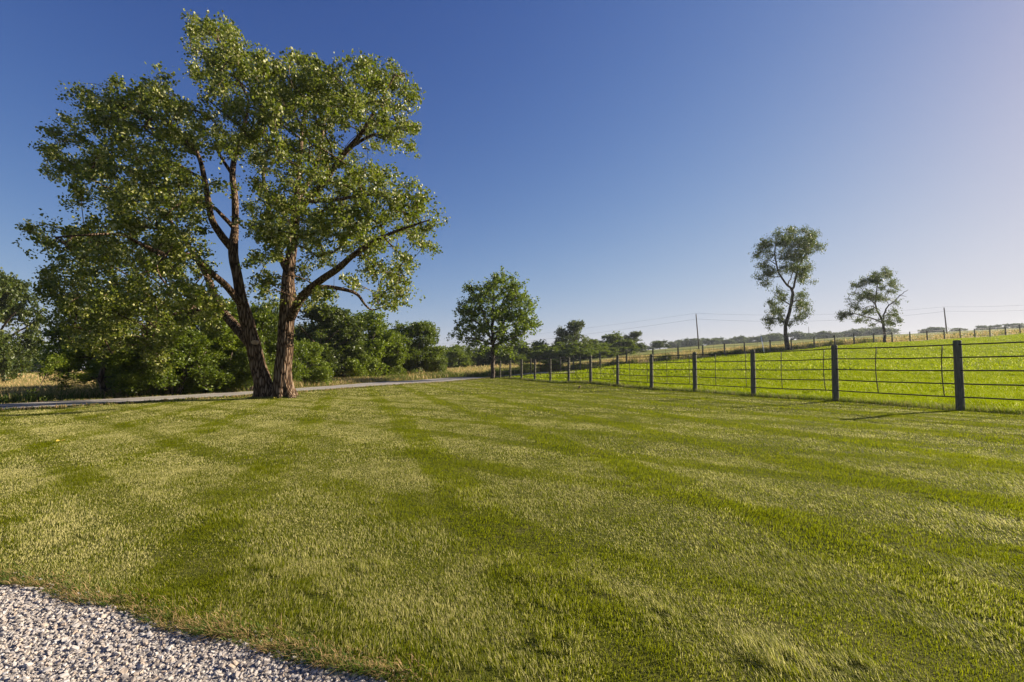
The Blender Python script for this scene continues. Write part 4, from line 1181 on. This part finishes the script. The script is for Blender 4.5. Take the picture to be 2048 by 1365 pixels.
# ------------------------------------------------------------------ small bird on the lawn
BB = hit(1159, 779)
M_FEATH = simple("brown_feathers", (.06, .04, .03), (.13, .09, .06), 40, .8)
M_BREAST = simple("rust_breast_feathers", (.25, .09, .03), (.35, .14, .05), 40, .8)
M_BEAK = simple("yellow_beak", (.35, .22, .03), (.4, .28, .05), 20, .5)
def ell(mb, c, r, mi=0, n=14, m=10):
    th = np.linspace(0, math.pi, m); ph = np.linspace(0, 2 * math.pi, n, endpoint=False)
    v = np.array([[c[0] + r[0] * math.sin(a) * math.cos(q), c[1] + r[1] * math.sin(a) * math.sin(q), c[2] + r[2] * math.cos(a)] for a in th for q in ph])
    f = [(i_ * n + j_, (i_ + 1) * n + j_, (i_ + 1) * n + (j_ + 1) % n, i_ * n + (j_ + 1) % n) for i_ in range(m - 1) for j_ in range(n)]
    mb.add(v, None, f, mi)
bird = empty("robin", BB, .6); tag(bird, "small brown bird standing upright on the lawn near the fence", "bird")
mb = MB()
tube(mb, [[-.10, 0, .045], [-.07, 0, .055], [-.045, 0, .075], [-.01, 0, .10], [.02, 0, .13], [.038, 0, .155], [.045, 0, .175], [.05, 0, .19]], [.012, .020, .036, .044, .040, .027, .026, .010], 14)
mb.build("body", M_FEATH, bird, smooth=True)
mb = MB(); tube(mb, [[.005, 0, .075], [.03, 0, .10], [.045, 0, .13]], [.022, .032, .020], 10); mb.build("breast", M_BREAST, bird, smooth=True)
mb = MB(); tube(mb, [[-.07, 0, .05], [-.12, 0, .035], [-.165, 0, .022]], [.014, .016, .010], 8); mb.build("tail", M_FEATH, bird, smooth=True)
mb = MB(); tube(mb, [[.064, 0, .176], [.095, 0, .172]], [.008, .001], 6); mb.build("beak", M_BEAK, bird)
for s in (-1, 1):
    mb = MB(); tube(mb, [[0, s * .016, .07], [.006, s * .018, .03], [0, s * .018, 0], [.025, s * .02, .002]], [.005, .0035, .003, .002], 6); mb.build("leg", M_BEAK, bird)

# fallen yellow leaves near the trunk and on the lawn
M_YL = simple("yellow_fallen_leaf", (.45, .33, .04), (.6, .45, .08), 30, .6)
for (px, py, lb) in [(550, 798, "yellow fallen leaf at the foot of the cottonwood"), (119, 887, "yellow fallen leaf lying alone on the left side of the lawn")]:
    B = hit(px, py); mb = MB()
    a = np.linspace(0, 2 * math.pi, 10, endpoint=False); r_ = .06 * (1 + .25 * np.cos(a))
    top = np.column_stack([r_ * np.cos(a), r_ * .8 * np.sin(a), .05 + .015 * np.cos(2 * a)]); bot = top - [0, 0, .004]
    mb.add(np.vstack([top, bot, [[0, 0, .045], [0, 0, .04]]]), np.vstack([np.stack([np.full(10, 20), np.arange(10), (np.arange(10) + 1) % 10], -1), np.stack([np.full(10, 21), 10 + (np.arange(10) + 1) % 10, 10 + np.arange(10)], -1)]),
           np.stack([np.arange(10), np.arange(10) + 10, 10 + (np.arange(10) + 1) % 10, (np.arange(10) + 1) % 10], -1))
    o = mb.build("fallen_leaf", M_YL); o.location = [float(v) for v in B]; tag(o, lb, "leaf", "fallen leaves")

# ------------------------------------------------------------------ air
M_HAZE = bpy.data.materials.new("haze_air"); M_HAZE.use_nodes = True
ht = M_HAZE.node_tree
for n_ in list(ht.nodes): ht.nodes.remove(n_)
ho = ht.nodes.new("ShaderNodeOutputMaterial"); hv = ht.nodes.new("ShaderNodeVolumePrincipled")
hv.inputs['Color'].default_value = (.80, .88, 1.0, 1); hv.inputs['Density'].default_value = .0002; hv.inputs['Anisotropy'].default_value = .3
ht.links.new(hv.outputs[0], ho.inputs['Volume'])
zlo = float(GZ.min()) - 1.0; zhi = 32.0
b = MB(); x0, x1, y0, y1 = -3700, 3700, -70, 4000
b.add([[x0, y0, zlo], [x1, y0, zlo], [x1, y1, zlo], [x0, y1, zlo], [x0, y0, zhi], [x1, y0, zhi], [x1, y1, zhi], [x0, y1, zhi]], None,
      [[0, 3, 2, 1], [4, 5, 6, 7], [0, 1, 5, 4], [1, 2, 6, 5], [2, 3, 7, 6], [3, 0, 4, 7]])
tag(b.build("haze", M_HAZE), "thin pale summer haze softening the far trees", "haze", kind="stuff")
print("terrain z range", GZ.min(), GZ.max())
